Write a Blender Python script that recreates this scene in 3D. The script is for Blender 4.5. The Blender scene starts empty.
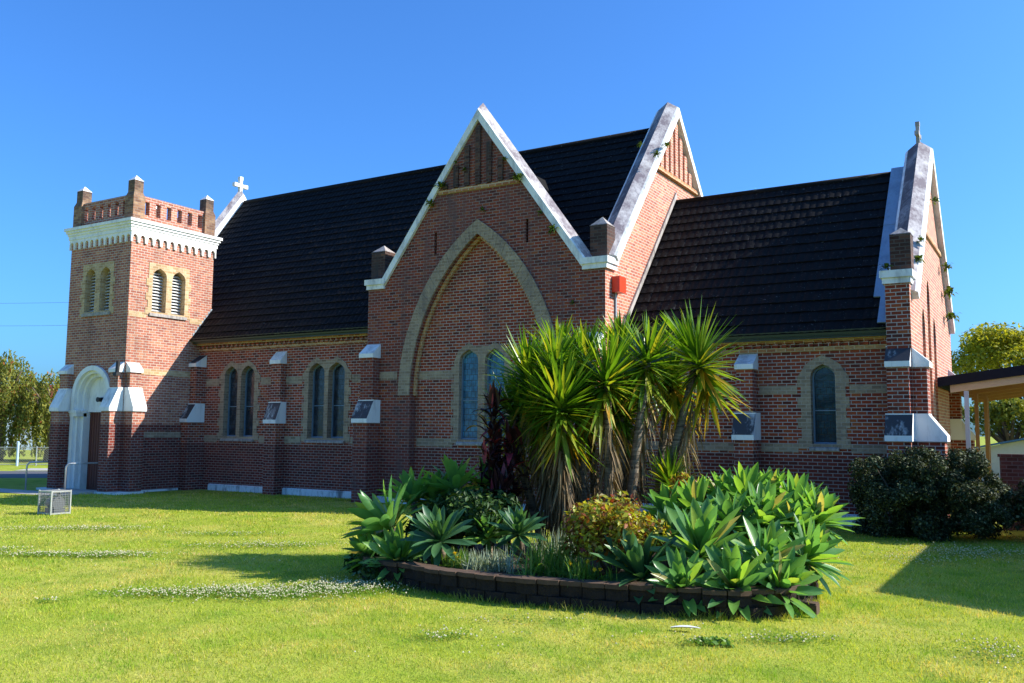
import bpy, bmesh, math, random
import numpy as np
from mathutils import Vector, Matrix, Quaternion
R = math.radians
rng = np.random.default_rng(7)
random.seed(7)

# ------------------------------------------------------------------ camera, sky, sun
scn = bpy.context.scene
col = scn.collection
cam_d = bpy.data.cameras.new("camera")
cam = bpy.data.objects.new("camera", cam_d)
col.objects.link(cam)
cam_d.sensor_width = 36.0
cam_d.lens = 894.05 / 1024 * 36
cam_d.clip_start = 0.1
cam_d.clip_end = 5000
cr, cu, cf = (Vector((0.85481517, 0.51886616, 0.00830188)), Vector((0.04408139, -0.08854425, 0.99509635)),
              Vector((-0.51705691, 0.8502575, 0.09856131)))
cam.matrix_world = Matrix(((cr.x, cu.x, -cf.x, 0), (cr.y, cu.y, -cf.y, 0), (cr.z, cu.z, -cf.z, 2.264), (0, 0, 0, 1)))
scn.camera = cam

SUN = Vector((1.0, 0.55, 0.765)).normalized()
SUN_STRENGTH, SKY_STRENGTH, EXPOSURE = 5.0, 0.090, 0.88
world = bpy.data.worlds.new("World")
scn.world = world
world.use_nodes = True
wt = world.node_tree
bg = wt.nodes["Background"]
sky = wt.nodes.new("ShaderNodeTexSky")
sky.sky_type = 'NISHITA'
sky.sun_disc = False
sky.sun_elevation = math.asin(SUN.z)
sky.sun_rotation = math.atan2(SUN.x, SUN.y)
sky.altitude = 0
sky.air_density = 1.0
sky.dust_density = 1.9
sky.ozone_density = 3.0
tint = wt.nodes.new("ShaderNodeMix")            # the camera's saturated blue
tint.data_type = 'RGBA'; tint.blend_type = 'MULTIPLY'
tint.inputs[0].default_value = 1.0
tint.inputs[7].default_value = (0.46, 1.0, 1.68, 1)
wt.links.new(sky.outputs[0], tint.inputs[6])
wt.links.new(tint.outputs[2], bg.inputs[0])
bg.inputs[1].default_value = SKY_STRENGTH
sd = bpy.data.lights.new("sun", 'SUN')
sd.energy = SUN_STRENGTH
sd.angle = R(0.5)
sd.color = (1.0, 0.94, 0.84)
so = bpy.data.objects.new("sun", sd)
col.objects.link(so)
so.rotation_euler = SUN.to_track_quat('Z', 'Y').to_euler()
so.location = (20, 10, 30)
scn.view_settings.view_transform = 'Standard'
scn.view_settings.look = 'None'
scn.view_settings.exposure = EXPOSURE
scn.view_settings.gamma = 1
scn.render.resolution_x, scn.render.resolution_y = 1024, 683


# ------------------------------------------------------------------ material helpers
class N:
    """small wrapper to write node graphs"""
    def __init__(s, name):
        s.m = bpy.data.materials.new(name)
        s.m.use_nodes = True
        s.t = s.m.node_tree
        s.b = s.t.nodes["Principled BSDF"]
        s.out = s.t.nodes["Material Output"]

    def n(s, kind, **kw):
        x = s.t.nodes.new(kind)
        for k, v in kw.items():
            setattr(x, k, v)
        return x

    def put(s, sock, v):
        if isinstance(v, bpy.types.NodeSocket):
            s.t.links.new(v, sock)
        elif v is not None:
            sock.default_value = v

    def math(s, op, a, b=None, c=None, clamp=False):
        x = s.n("ShaderNodeMath", operation=op, use_clamp=clamp)
        for i, v in enumerate((a, b, c)):
            s.put(x.inputs[i], v)
        return x.outputs[0]

    def mix(s, f, a, b, mode='MIX'):
        x = s.n("ShaderNodeMix", data_type='RGBA', blend_type=mode)
        s.put(x.inputs[0], f)
        s.put(x.inputs[6], (*a, 1) if isinstance(a, tuple) else a)
        s.put(x.inputs[7], (*b, 1) if isinstance(b, tuple) else b)
        return x.outputs[2]

    def pos(s):
        return s.n("ShaderNodeNewGeometry").outputs["Position"]

    def noise(s, vec, scale, detail=3, rough=0.55, dim='3D'):
        x = s.n("ShaderNodeTexNoise", noise_dimensions=dim)
        s.put(x.inputs["Vector"], vec)
        x.inputs["Scale"].default_value = scale
        x.inputs["Detail"].default_value = detail
        x.inputs["Roughness"].default_value = rough
        return x.outputs[0]

    def ramp(s, f, stops, interp='LINEAR'):
        x = s.n("ShaderNodeValToRGB")
        s.put(x.inputs[0], f)
        e = x.color_ramp.elements
        x.color_ramp.interpolation = interp
        while len(e) < len(stops):
            e.new(0.5)
        for el, (p, c) in zip(e, stops):
            el.position = p
            el.color = (*c, 1) if isinstance(c, tuple) else (c, c, c, 1)
        return x.outputs[0]

    def bump(s, h, strength=0.3, dist=0.02):
        x = s.n("ShaderNodeBump")
        x.inputs["Strength"].default_value = strength
        x.inputs["Distance"].default_value = dist
        s.put(x.inputs["Height"], h)
        s.t.links.new(x.outputs[0], s.b.inputs["Normal"])

    def fin(s, color=None, rough=0.7, spec=None, metal=None):
        s.put(s.b.inputs["Base Color"], (*color, 1) if isinstance(color, tuple) else color)
        s.put(s.b.inputs["Roughness"], rough)
        if spec is not None:
            s.b.inputs["Specular IOR Level"].default_value = spec
        if metal is not None:
            s.b.inputs["Metallic"].default_value = metal
        return s.m

    def wallvec(s):
        """brick coordinates: running length along the wall, height"""
        g = s.n("ShaderNodeNewGeometry")
        sp = s.n("ShaderNodeSeparateXYZ"); s.put(sp.inputs[0], g.outputs["Position"])
        sn = s.n("ShaderNodeSeparateXYZ"); s.put(sn.inputs[0], g.outputs["True Normal"])
        ax = s.math('ABSOLUTE', sn.outputs[0]); ay = s.math('ABSOLUTE', sn.outputs[1])
        sel = s.math('GREATER_THAN', ax, ay)
        u = s.math('ADD', s.math('MULTIPLY', sel, sp.outputs[1]),
                   s.math('MULTIPLY', s.math('SUBTRACT', 1.0, sel), sp.outputs[0]))
        cb = s.n("ShaderNodeCombineXYZ")
        s.put(cb.inputs[0], u); s.put(cb.inputs[1], sp.outputs[2])
        return cb.outputs[0], sp.outputs[2]


def brick_mat(name, stops, mortar, dado=None, grime=0.32, grime_col=(0.10, 0.055, 0.045), msize=0.011, bw=0.24, rh=0.090, up=None):
    k = N(name)
    vec, z = k.wallvec()
    # slight wobble of the courses
    wob = k.noise(vec, 3.0, 2)
    v2 = k.n("ShaderNodeVectorMath", operation='MULTIPLY_ADD')
    k.put(v2.inputs[0], k.n("ShaderNodeTexNoise").outputs[1]); v2.inputs[1].default_value = (0.01, 0.008, 0)
    k.t.nodes[-1]
    k.put(v2.inputs[2], vec)
    b = k.n("ShaderNodeTexBrick", offset=0.5)
    k.put(b.inputs["Vector"], vec)
    b.inputs["Color1"].default_value = (0, 0, 0, 1)
    b.inputs["Color2"].default_value = (1, 1, 1, 1)
    b.inputs["Mortar"].default_value = (0.5, 0.5, 0.5, 1)
    b.inputs["Scale"].default_value = 1
    b.inputs["Mortar Size"].default_value = msize
    b.inputs["Mortar Smooth"].default_value = 0.15
    b.inputs["Bias"].default_value = 0
    b.inputs["Brick Width"].default_value = bw
    b.inputs["Row Height"].default_value = rh
    c = k.ramp(b.outputs["Color"], stops)
    mc = mortar
    if dado:
        lo = k.ramp(b.outputs["Color"], dado[0])
        f = k.math('LESS_THAN', z, dado[2])
        c = k.mix(f, c, lo)
        mc = k.mix(f, mortar, dado[1])
    # blotches within and across the bricks
    n1 = k.noise(k.pos(), 14, 4, 0.65)
    c = k.mix(k.math('MULTIPLY', k.ramp(n1, [(0.42, 0.0), (0.72, 1.0)]), 0.35), c, (0.12, 0.05, 0.04))
    n3 = k.noise(k.pos(), 1.1, 3, 0.6)
    c = k.mix(k.ramp(n3, [(0.35, 0.0), (0.7, 0.5)]), c, k.mix(1.0, c, (0.68, 0.62, 0.62), 'MULTIPLY'))
    tot = k.mix(b.outputs["Fac"], c, mc)
    n2 = k.noise(k.pos(), 0.55, 5, 0.62)
    g = k.math('MULTIPLY', k.ramp(n2, [(0.42, 0.0), (0.75, 1.0)]), grime)
    st = k.n("ShaderNodeVectorMath", operation='MULTIPLY'); k.put(st.inputs[0], k.pos()); st.inputs[1].default_value = (1.6, 1.6, 0.16)
    n4 = k.noise(st.outputs[0], 1.7, 4, 0.6)
    g = k.math('ADD', g, k.math('MULTIPLY', k.ramp(n4, [(0.52, 0.0), (0.72, 1.0)]), grime), clamp=True)
    if up:
        g = k.math('ADD', g, k.math('MULTIPLY', k.ramp(k.math('DIVIDE', k.math('SUBTRACT', z, up[0]), up[1] - up[0]),
                                                          [(0, 0.0), (1, 1.0)]), k.math('MULTIPLY', n1, up[2])), clamp=True)
    tot = k.mix(g, tot, grime_col)
    h = k.math('ADD', k.math('MULTIPLY', b.outputs["Fac"], -1.0), k.math('MULTIPLY', n1, 0.5))
    k.bump(h, 0.5, 0.012)
    return k.fin(tot, 0.85, 0.2)


RED_SHADED = [(0.0, (0.10, 0.022, 0.014)), (0.25, (0.25, 0.040, 0.016)), (0.6, (0.34, 0.052, 0.019)),
       (0.88, (0.39, 0.075, 0.024)), (1.0, (0.43, 0.115, 0.032))]  # church brick with shade put into the colour, for walls away from the sun
RED_SUNLIT = [(0.0, (0.33, 0.105, 0.07)), (0.3, (0.43, 0.14, 0.085)), (0.7, (0.50, 0.18, 0.105)), (1.0, (0.56, 0.25, 0.14))]  # same brick in lighter colours, sunlight put into the tone
MAROON = [(0.0, (0.10, 0.019, 0.013)), (0.4, (0.16, 0.024, 0.015)), (0.8, (0.20, 0.031, 0.018)), (1.0, (0.25, 0.046, 0.022))]
CREAM = [(0.0, (0.28, 0.20, 0.125)), (0.5, (0.39, 0.285, 0.18)), (1.0, (0.48, 0.37, 0.24))]
M = {}
M['brick'] = brick_mat("shaded_red_brick", RED_SHADED, (0.46, 0.37, 0.32), dado=(MAROON, (0.32, 0.24, 0.21), 1.70))
M['brick_tower'] = brick_mat("sunlit_tower_brick", RED_SUNLIT, (0.50, 0.43, 0.36), dado=(MAROON, (0.28, 0.22, 0.20), 2.35))
M['brick_transept'] = brick_mat("sooty_brick", [(p, tuple(x * 0.78 for x in c)) for p, c in RED_SHADED], (0.29, 0.22, 0.20),
                                dado=(MAROON, (0.25, 0.18, 0.16), 1.70), grime=0.5, grime_col=(0.13, 0.075, 0.07), up=(6.5, 12.0, 0.7))
M['brick_gable'] = brick_mat("sunlit_gable_brick", [(p, tuple(min(1, x * 1.18) for x in c)) for p, c in RED_SUNLIT], (0.56, 0.45, 0.36), grime=0.12)  # still brighter copy of the brick for the sunlit gable walls
M['brick_dark'] = brick_mat("blackened_brick", [(0, (0.04, 0.02, 0.016)), (0.5, (0.09, 0.04, 0.028)), (1, (0.17, 0.08, 0.05))],
                            (0.10, 0.08, 0.07), grime=0.9, grime_col=(0.05, 0.042, 0.04))
M['brick_cream'] = brick_mat("cream_brick", CREAM, (0.42, 0.34, 0.26), grime=0.55, grime_col=(0.20, 0.155, 0.125), msize=0.010)
M['brick_yellow'] = brick_mat("yellow_brick", [(0, (0.44, 0.28, 0.13)), (0.5, (0.60, 0.41, 0.21)), (1, (0.66, 0.50, 0.29))], (0.56, 0.44, 0.3), grime=0.35, grime_col=(0.2, 0.14, 0.09), msize=0.010)
M['brick_orange'] = brick_mat("orange_brick", [(0, (0.36, 0.13, 0.05)), (0.5, (0.48, 0.22, 0.09)), (1, (0.56, 0.33, 0.14))], (0.55, 0.45, 0.3), grime=0.15)
M['brick_brown'] = brick_mat("brown_brick", [(0, (0.05, 0.025, 0.02)), (1, (0.13, 0.06, 0.045))], (0.12, 0.1, 0.09))


def paint_mat(name, base, dirt, amt, scale=1.6, rough=0.55, lo=0.45, hi=0.7):
    k = N(name)
    sv = k.n("ShaderNodeVectorMath", operation='MULTIPLY'); k.put(sv.inputs[0], k.pos()); sv.inputs[1].default_value = (1.5, 1.5, 0.45)
    p = sv.outputs[0]
    n = k.noise(p, scale, 5, 0.65)
    n2 = k.noise(p, 11, 4, 0.6)
    f = k.math('MULTIPLY', k.ramp(k.math('ADD', n, k.math('MULTIPLY', k.math('SUBTRACT', n2, 0.5), 0.35)), [(lo, 0.0), (hi, 1.0)]), amt)
    c = k.mix(f, base, dirt)
    k.bump(n2, 0.12, 0.01)
    return k.fin(c, rough, 0.3)


M['white'] = paint_mat("white_paint", (0.79, 0.78, 0.75), (0.26, 0.25, 0.24), 0.75, scale=1.9, lo=0.46, hi=0.74)
M['white_clean'] = paint_mat("clean_white_paint", (0.81, 0.80, 0.77), (0.34, 0.33, 0.31), 0.6, scale=2.2, lo=0.5, hi=0.78)
M['mould'] = paint_mat("mouldy_slope", (0.66, 0.67, 0.66), (0.028, 0.027, 0.032), 0.97, scale=1.5, lo=0.22, hi=0.46)
M['coping_top'] = paint_mat("weathered_coping", (0.60, 0.55, 0.52), (0.17, 0.13, 0.145), 0.9, scale=1.5, lo=0.36, hi=0.6, rough=0.8)
M['coping_dark'] = paint_mat("shaded_coping", (0.34, 0.31, 0.31), (0.10, 0.085, 0.095), 0.95, scale=1.3, lo=0.34, hi=0.56, rough=0.8)  # coping colours darkened for the slope in shade
M['stone'] = paint_mat("grey_capstone", (0.40, 0.36, 0.33), (0.10, 0.09, 0.085), 0.8, scale=5, lo=0.4, hi=0.7, rough=0.8)
M['plinth'] = paint_mat("plinth_render", (0.70, 0.71, 0.70), (0.12, 0.11, 0.10), 0.85, scale=1.1, lo=0.5, hi=0.66, rough=0.8)
M['zinc'] = paint_mat("zinc_flashing", (0.36, 0.42, 0.47), (0.22, 0.26, 0.30), 0.7, scale=2, rough=0.4)
M['zinc'].node_tree.nodes["Principled BSDF"].inputs["Metallic"].default_value = 0.6


def plain(name, c, rough=0.6, metal=0.0, spec=0.4, var=0.25, scale=6):
    k = N(name)
    n = k.noise(k.pos(), scale, 4, 0.6)
    c2 = tuple(x * (1 - var) for x in c)
    return k.fin(k.mix(n, c2, c), rough, spec, metal)


M['gutter'] = plain("dark_green_gutter", (0.035, 0.055, 0.042), 0.4)
M['fascia'] = plain("navy_fascia", (0.012, 0.017, 0.028), 0.85, 0.0, 0.12)
M['beam_cream'] = plain("cream_timber", (0.55, 0.47, 0.30), 0.6)
M['timber'] = plain("stained_timber", (0.42, 0.21, 0.07), 0.6, scale=9)
M['post_white'] = plain("pale_blue_post", (0.42, 0.56, 0.70), 0.5)
M['door'] = plain("maroon_door", (0.15, 0.045, 0.032), 0.6)
M['metal'] = plain("galvanised_steel", (0.55, 0.56, 0.56), 0.38, 0.6)
M['black'] = plain("black_iron", (0.012, 0.012, 0.014), 0.5)
M['red_box'] = plain("red_enamel", (0.72, 0.055, 0.02), 0.35, var=0.15)
M['pvc'] = plain("grey_pvc", (0.5, 0.56, 0.6), 0.4)
M['concrete'] = plain("concrete", (0.42, 0.40, 0.36), 0.9)
M['asphalt'] = plain("asphalt", (0.10, 0.10, 0.11), 0.9, scale=20)
M['house_wall'] = plain("pale_blue_wall", (0.55, 0.62, 0.70), 0.7, var=0.06)
M['shed'] = plain("cream_shed", (0.62, 0.60, 0.54), 0.6)
M['blue_roof'] = plain("blue_steel_roof", (0.06, 0.17, 0.32), 0.4)
M['red_roof'] = plain("red_roof", (0.36, 0.10, 0.06), 0.6)
M['louvre'] = plain("white_louvre", (0.70, 0.70, 0.68), 0.5)
M['dark_in'] = plain("dark_interior", (0.012, 0.011, 0.011), 0.9)
M['soil'] = plain("mulch", (0.05, 0.035, 0.022), 0.95, scale=25, var=0.6)
M['pump'] = plain("pump_grey", (0.10, 0.11, 0.12), 0.5)
M['wire'] = plain("mesh_wire", (0.22, 0.23, 0.24), 0.5, 0.3)

# roof tile
k = N("charcoal_roof_tile")
p = k.pos()
n = k.noise(p, 3.0, 4, 0.6)
c = k.mix(n, (0.0025, 0.0025, 0.003), (0.007, 0.0068, 0.007))
sp = k.noise(p, 16, 3, 0.7)
c = k.mix(k.ramp(sp, [(0.64, 0.0), (0.72, 0.8)]), c, (0.16, 0.16, 0.155))
big = k.noise(p, 0.6, 4, 0.6)
c = k.mix(k.math('MULTIPLY', k.ramp(big, [(0.5, 0.0), (0.72, 1.0)]), 0.3), c, (0.014, 0.0135, 0.0135))
k.bump(k.noise(p, 22, 3), 0.3, 0.01)
M['tile'] = k.fin(c, 0.72, 0.12)

# leaded glass
def glass_mat(name, tint, alt):
    k = N(name)
    vec, z = k.wallvec()
    b = k.n("ShaderNodeTexBrick", offset=0.5)
    k.put(b.inputs["Vector"], vec)
    b.inputs["Color1"].default_value = (0, 0, 0, 1); b.inputs["Color2"].default_value = (1, 1, 1, 1)
    b.inputs["Mortar"].default_value = (0, 0, 0, 1)
    b.inputs["Scale"].default_value = 1
    b.inputs["Mortar Size"].default_value = 0.008
    b.inputs["Brick Width"].default_value = 0.15
    b.inputs["Row Height"].default_value = 0.17
    n = k.noise(k.pos(), 4.5, 3)
    c = k.mix(b.outputs["Color"], tint, alt)
    c = k.mix(k.ramp(n, [(0.4, 0.0), (0.65, 0.8)]), c, tuple(x * 0.45 for x in tint))
    c = k.mix(b.outputs["Fac"], c, (0.02, 0.02, 0.02))
    k.bump(k.math('ADD', n, k.math('MULTIPLY', b.outputs["Color"], 0.4)), 0.25, 0.03)
    return k.fin(c, 0.18, 0.5)
M['glass'] = glass_mat("dark_leaded_glass", (0.018, 0.026, 0.04), (0.05, 0.065, 0.085))
M['glass_blue'] = glass_mat("blue_leaded_glass", (0.03, 0.13, 0.24), (0.06, 0.22, 0.34))
M['glass_teal'] = glass_mat("teal_leaded_glass", (0.014, 0.04, 0.06), (0.03, 0.075, 0.095))
M['frame_blue'] = plain("blue_grey_frame", (0.16, 0.24, 0.32), 0.5)

def leaf_mat(name, stops, trans=0.35, rough=0.45, spec=0.4, patch=None, patch2=None):
    k = N(name)
    g = k.n("ShaderNodeNewGeometry")
    c = k.ramp(g.outputs["Random Per Island"], stops)
    if patch:
        n = k.noise(g.outputs["Position"], patch[1], 4, 0.6)
        c = k.mix(k.ramp(n, [(patch[2], 0.0), (patch[3], 1.0)]), c, k.mix(1.0, c, patch[0], 'MULTIPLY'))
    mt = k.noise(g.outputs["Position"], 7, 3, 0.6)
    c = k.mix(k.ramp(mt, [(0.35, 0.0), (0.7, 0.7)]), c, k.mix(1.0, c, (0.62, 0.72, 0.55), 'MULTIPLY'))
    if patch2:
        n = k.noise(g.outputs["Position"], patch2[1], 5, 0.65)
        c = k.mix(k.ramp(n, [(patch2[2], 0.0), (patch2[3], 1.0)]), c, k.mix(1.0, c, patch2[0], 'MULTIPLY'))
    k.fin(c, rough, spec)
    tr = k.n("ShaderNodeBsdfTranslucent")
    tc = k.mix(1.0, c, (1.5, 1.35, 0.5), 'MULTIPLY')
    k.put(tr.inputs[0], tc)
    mx = k.n("ShaderNodeMixShader")
    mx.inputs[0].default_value = trans
    k.t.links.new(k.b.outputs[0], mx.inputs[1]); k.t.links.new(tr.outputs[0], mx.inputs[2])
    k.t.links.new(mx.outputs[0], k.out.inputs[0])
    return k.m

M['grass'] = leaf_mat("grass_blades", [(0, (0.22, 0.33, 0.022)), (0.45, (0.41, 0.48, 0.04)), (0.75, (0.55, 0.54, 0.08)), (0.9, (0.64, 0.55, 0.19)), (1, (0.28, 0.42, 0.025))],
                      0.42, 0.7, 0.12, patch=((1.30, 1.02, 1.8), 0.7, 0.46, 0.60), patch2=((0.55, 0.82, 0.5), 1.5, 0.50, 0.63))
M['clover'] = leaf_mat("clover_leaf", [(0, (0.10, 0.21, 0.02)), (1, (0.17, 0.29, 0.03))], 0.35, 0.7, 0.15)
M['clover_flower'] = leaf_mat("clover_flower", [(0, (0.50, 0.46, 0.28)), (0.5, (0.66, 0.62, 0.44)), (1, (0.78, 0.74, 0.6))], 0.3, 0.8, 0.1)
M['agave'] = leaf_mat("agave_leaf", [(0, (0.09, 0.23, 0.085)), (0.5, (0.14, 0.32, 0.085)), (0.85, (0.23, 0.42, 0.07)), (0.96, (0.34, 0.43, 0.08)), (0.975, (0.42, 0.40, 0.12)), (1, (0.40, 0.34, 0.14))], 0.48, 0.33, 0.5)
M['agave_blue'] = leaf_mat("glaucous_agave_leaf", [(0, (0.045, 0.13, 0.055)), (0.6, (0.075, 0.18, 0.07)), (1, (0.11, 0.23, 0.075))], 0.32, 0.42, 0.4)
M['yucca'] = leaf_mat("yucca_leaf", [(0, (0.07, 0.16, 0.012)), (0.5, (0.13, 0.26, 0.018)), (0.8, (0.23, 0.34, 0.025)), (1, (0.46, 0.42, 0.04))], 0.45, 0.34, 0.5)
M['yucca_old'] = leaf_mat("yellowing_yucca_leaf", [(0, (0.16, 0.22, 0.02)), (0.5, (0.42, 0.34, 0.03)), (1, (0.50, 0.25, 0.03))], 0.38, 0.45, 0.3)
M['dead'] = leaf_mat("dead_leaf", [(0, (0.13, 0.085, 0.045)), (0.6, (0.26, 0.18, 0.10)), (1, (0.36, 0.27, 0.16))], 0.12, 0.8, 0.15)
M['cordyline'] = leaf_mat("purple_cordyline_leaf", [(0, (0.025, 0.010, 0.014)), (0.7, (0.06, 0.016, 0.022)), (0.88, (0.12, 0.02, 0.03)), (1, (0.5, 0.05, 0.08))], 0.25, 0.4, 0.4)
M['croton'] = leaf_mat("croton_leaf", [(0, (0.22, 0.03, 0.02)), (0.2, (0.24, 0.10, 0.02)), (0.45, (0.26, 0.27, 0.03)), (0.7, (0.50, 0.46, 0.05)), (0.9, (0.30, 0.36, 0.04)), (1, (0.45, 0.09, 0.05))], 0.42, 0.45, 0.3)
M['shrub'] = leaf_mat("dark_shrub_leaf", [(0, (0.02, 0.05, 0.012)), (0.7, (0.04, 0.09, 0.02)), (1, (0.08, 0.14, 0.03))], 0.25, 0.55, 0.25)
M['hedge'] = leaf_mat("hedge_leaf", [(0, (0.020, 0.032, 0.012)), (0.7, (0.04, 0.055, 0.02)), (0.85, (0.11, 0.13, 0.05)), (1, (0.26, 0.28, 0.15))], 0.12, 0.6, 0.2)
M['silver'] = leaf_mat("silver_leaf", [(0, (0.22, 0.27, 0.17)), (1, (0.42, 0.47, 0.36))], 0.2, 0.8, 0.1)
M['strap'] = leaf_mat("strap_leaf", [(0, (0.09, 0.20, 0.03)), (0.7, (0.18, 0.32, 0.05)), (1, (0.32, 0.38, 0.09))], 0.40, 0.4, 0.4)
M['petal'] = leaf_mat("yellow_petal", [(0, (0.75, 0.48, 0.02)), (1, (0.8, 0.58, 0.03))], 0.3, 0.6, 0.2)
M['fern'] = leaf_mat("fern_frond", [(0, (0.06, 0.10, 0.012)), (1, (0.15, 0.20, 0.025))], 0.3, 0.6, 0.2)
M['tree_y'] = leaf_mat("yellow_green_leaf", [(0, (0.20, 0.22, 0.015)), (0.5, (0.36, 0.35, 0.025)), (1, (0.50, 0.46, 0.05))], 0.42, 0.6, 0.2)
M['tree_g'] = leaf_mat("weeping_leaf", [(0, (0.13, 0.15, 0.03)), (0.6, (0.22, 0.23, 0.045)), (0.955, (0.34, 0.31, 0.07)), (0.975, (0.36, 0.12, 0.04)), (1, (0.4, 0.09, 0.03))], 0.4, 0.6, 0.2)
M['tree_d'] = leaf_mat("olive_leaf", [(0, (0.12, 0.14, 0.02)), (1, (0.27, 0.28, 0.04))], 0.3, 0.6, 0.2)
M['bark'] = plain("grey_bark", (0.16, 0.12, 0.085), 0.9, scale=14, var=0.55)
k = N("ringed_cane")
sv = k.n("ShaderNodeVectorMath", operation='MULTIPLY'); k.put(sv.inputs[0], k.pos()); sv.inputs[1].default_value = (4, 4, 30)
n = k.noise(sv.outputs[0], 1.0, 4, 0.65)
k.bump(n, 0.8, 0.02)
M['cane'] = k.fin(k.mix(k.ramp(n, [(0.35, 0.0), (0.65, 1.0)]), (0.055, 0.042, 0.028), (0.24, 0.19, 0.13)), 0.9, 0.15)
M['paper'] = plain("bleached_leaf", (0.75, 0.73, 0.66), 0.8, var=0.1)

k = N("garden_block")
n = k.noise(k.pos(), 9, 5, 0.65)
c = k.mix(n, (0.010, 0.008, 0.008), (0.05, 0.036, 0.028))
k.bump(n, 1.0, 0.06)
M['block'] = k.fin(c, 0.9, 0.15)

# lawn
k = N("lawn")
p = k.pos()
n1 = k.noise(p, 0.35, 5, 0.6)
n2 = k.noise(p, 2.2, 5, 0.65)
n3 = k.noise(p, 30, 3, 0.7)
c = k.mix(n2, (0.22, 0.29, 0.024), (0.41, 0.44, 0.055))
c = k.mix(k.ramp(n1, [(0.45, 0.0), (0.66, 0.8)]), c, (0.50, 0.45, 0.10))
c = k.mix(k.ramp(k.noise(p, 1.3, 5, 0.65), [(0.5, 0.0), (0.64, 0.7)]), c, (0.15, 0.23, 0.025))
c = k.mix(k.math('MULTIPLY', k.ramp(n3, [(0.35, 1.0), (0.6, 0.0)]), 0.5), c, (0.12, 0.155, 0.02))
k.bump(k.math('ADD', n3, n2), 0.6, 0.04)
M['lawn'] = k.fin(c, 0.95, 0.08)


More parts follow.
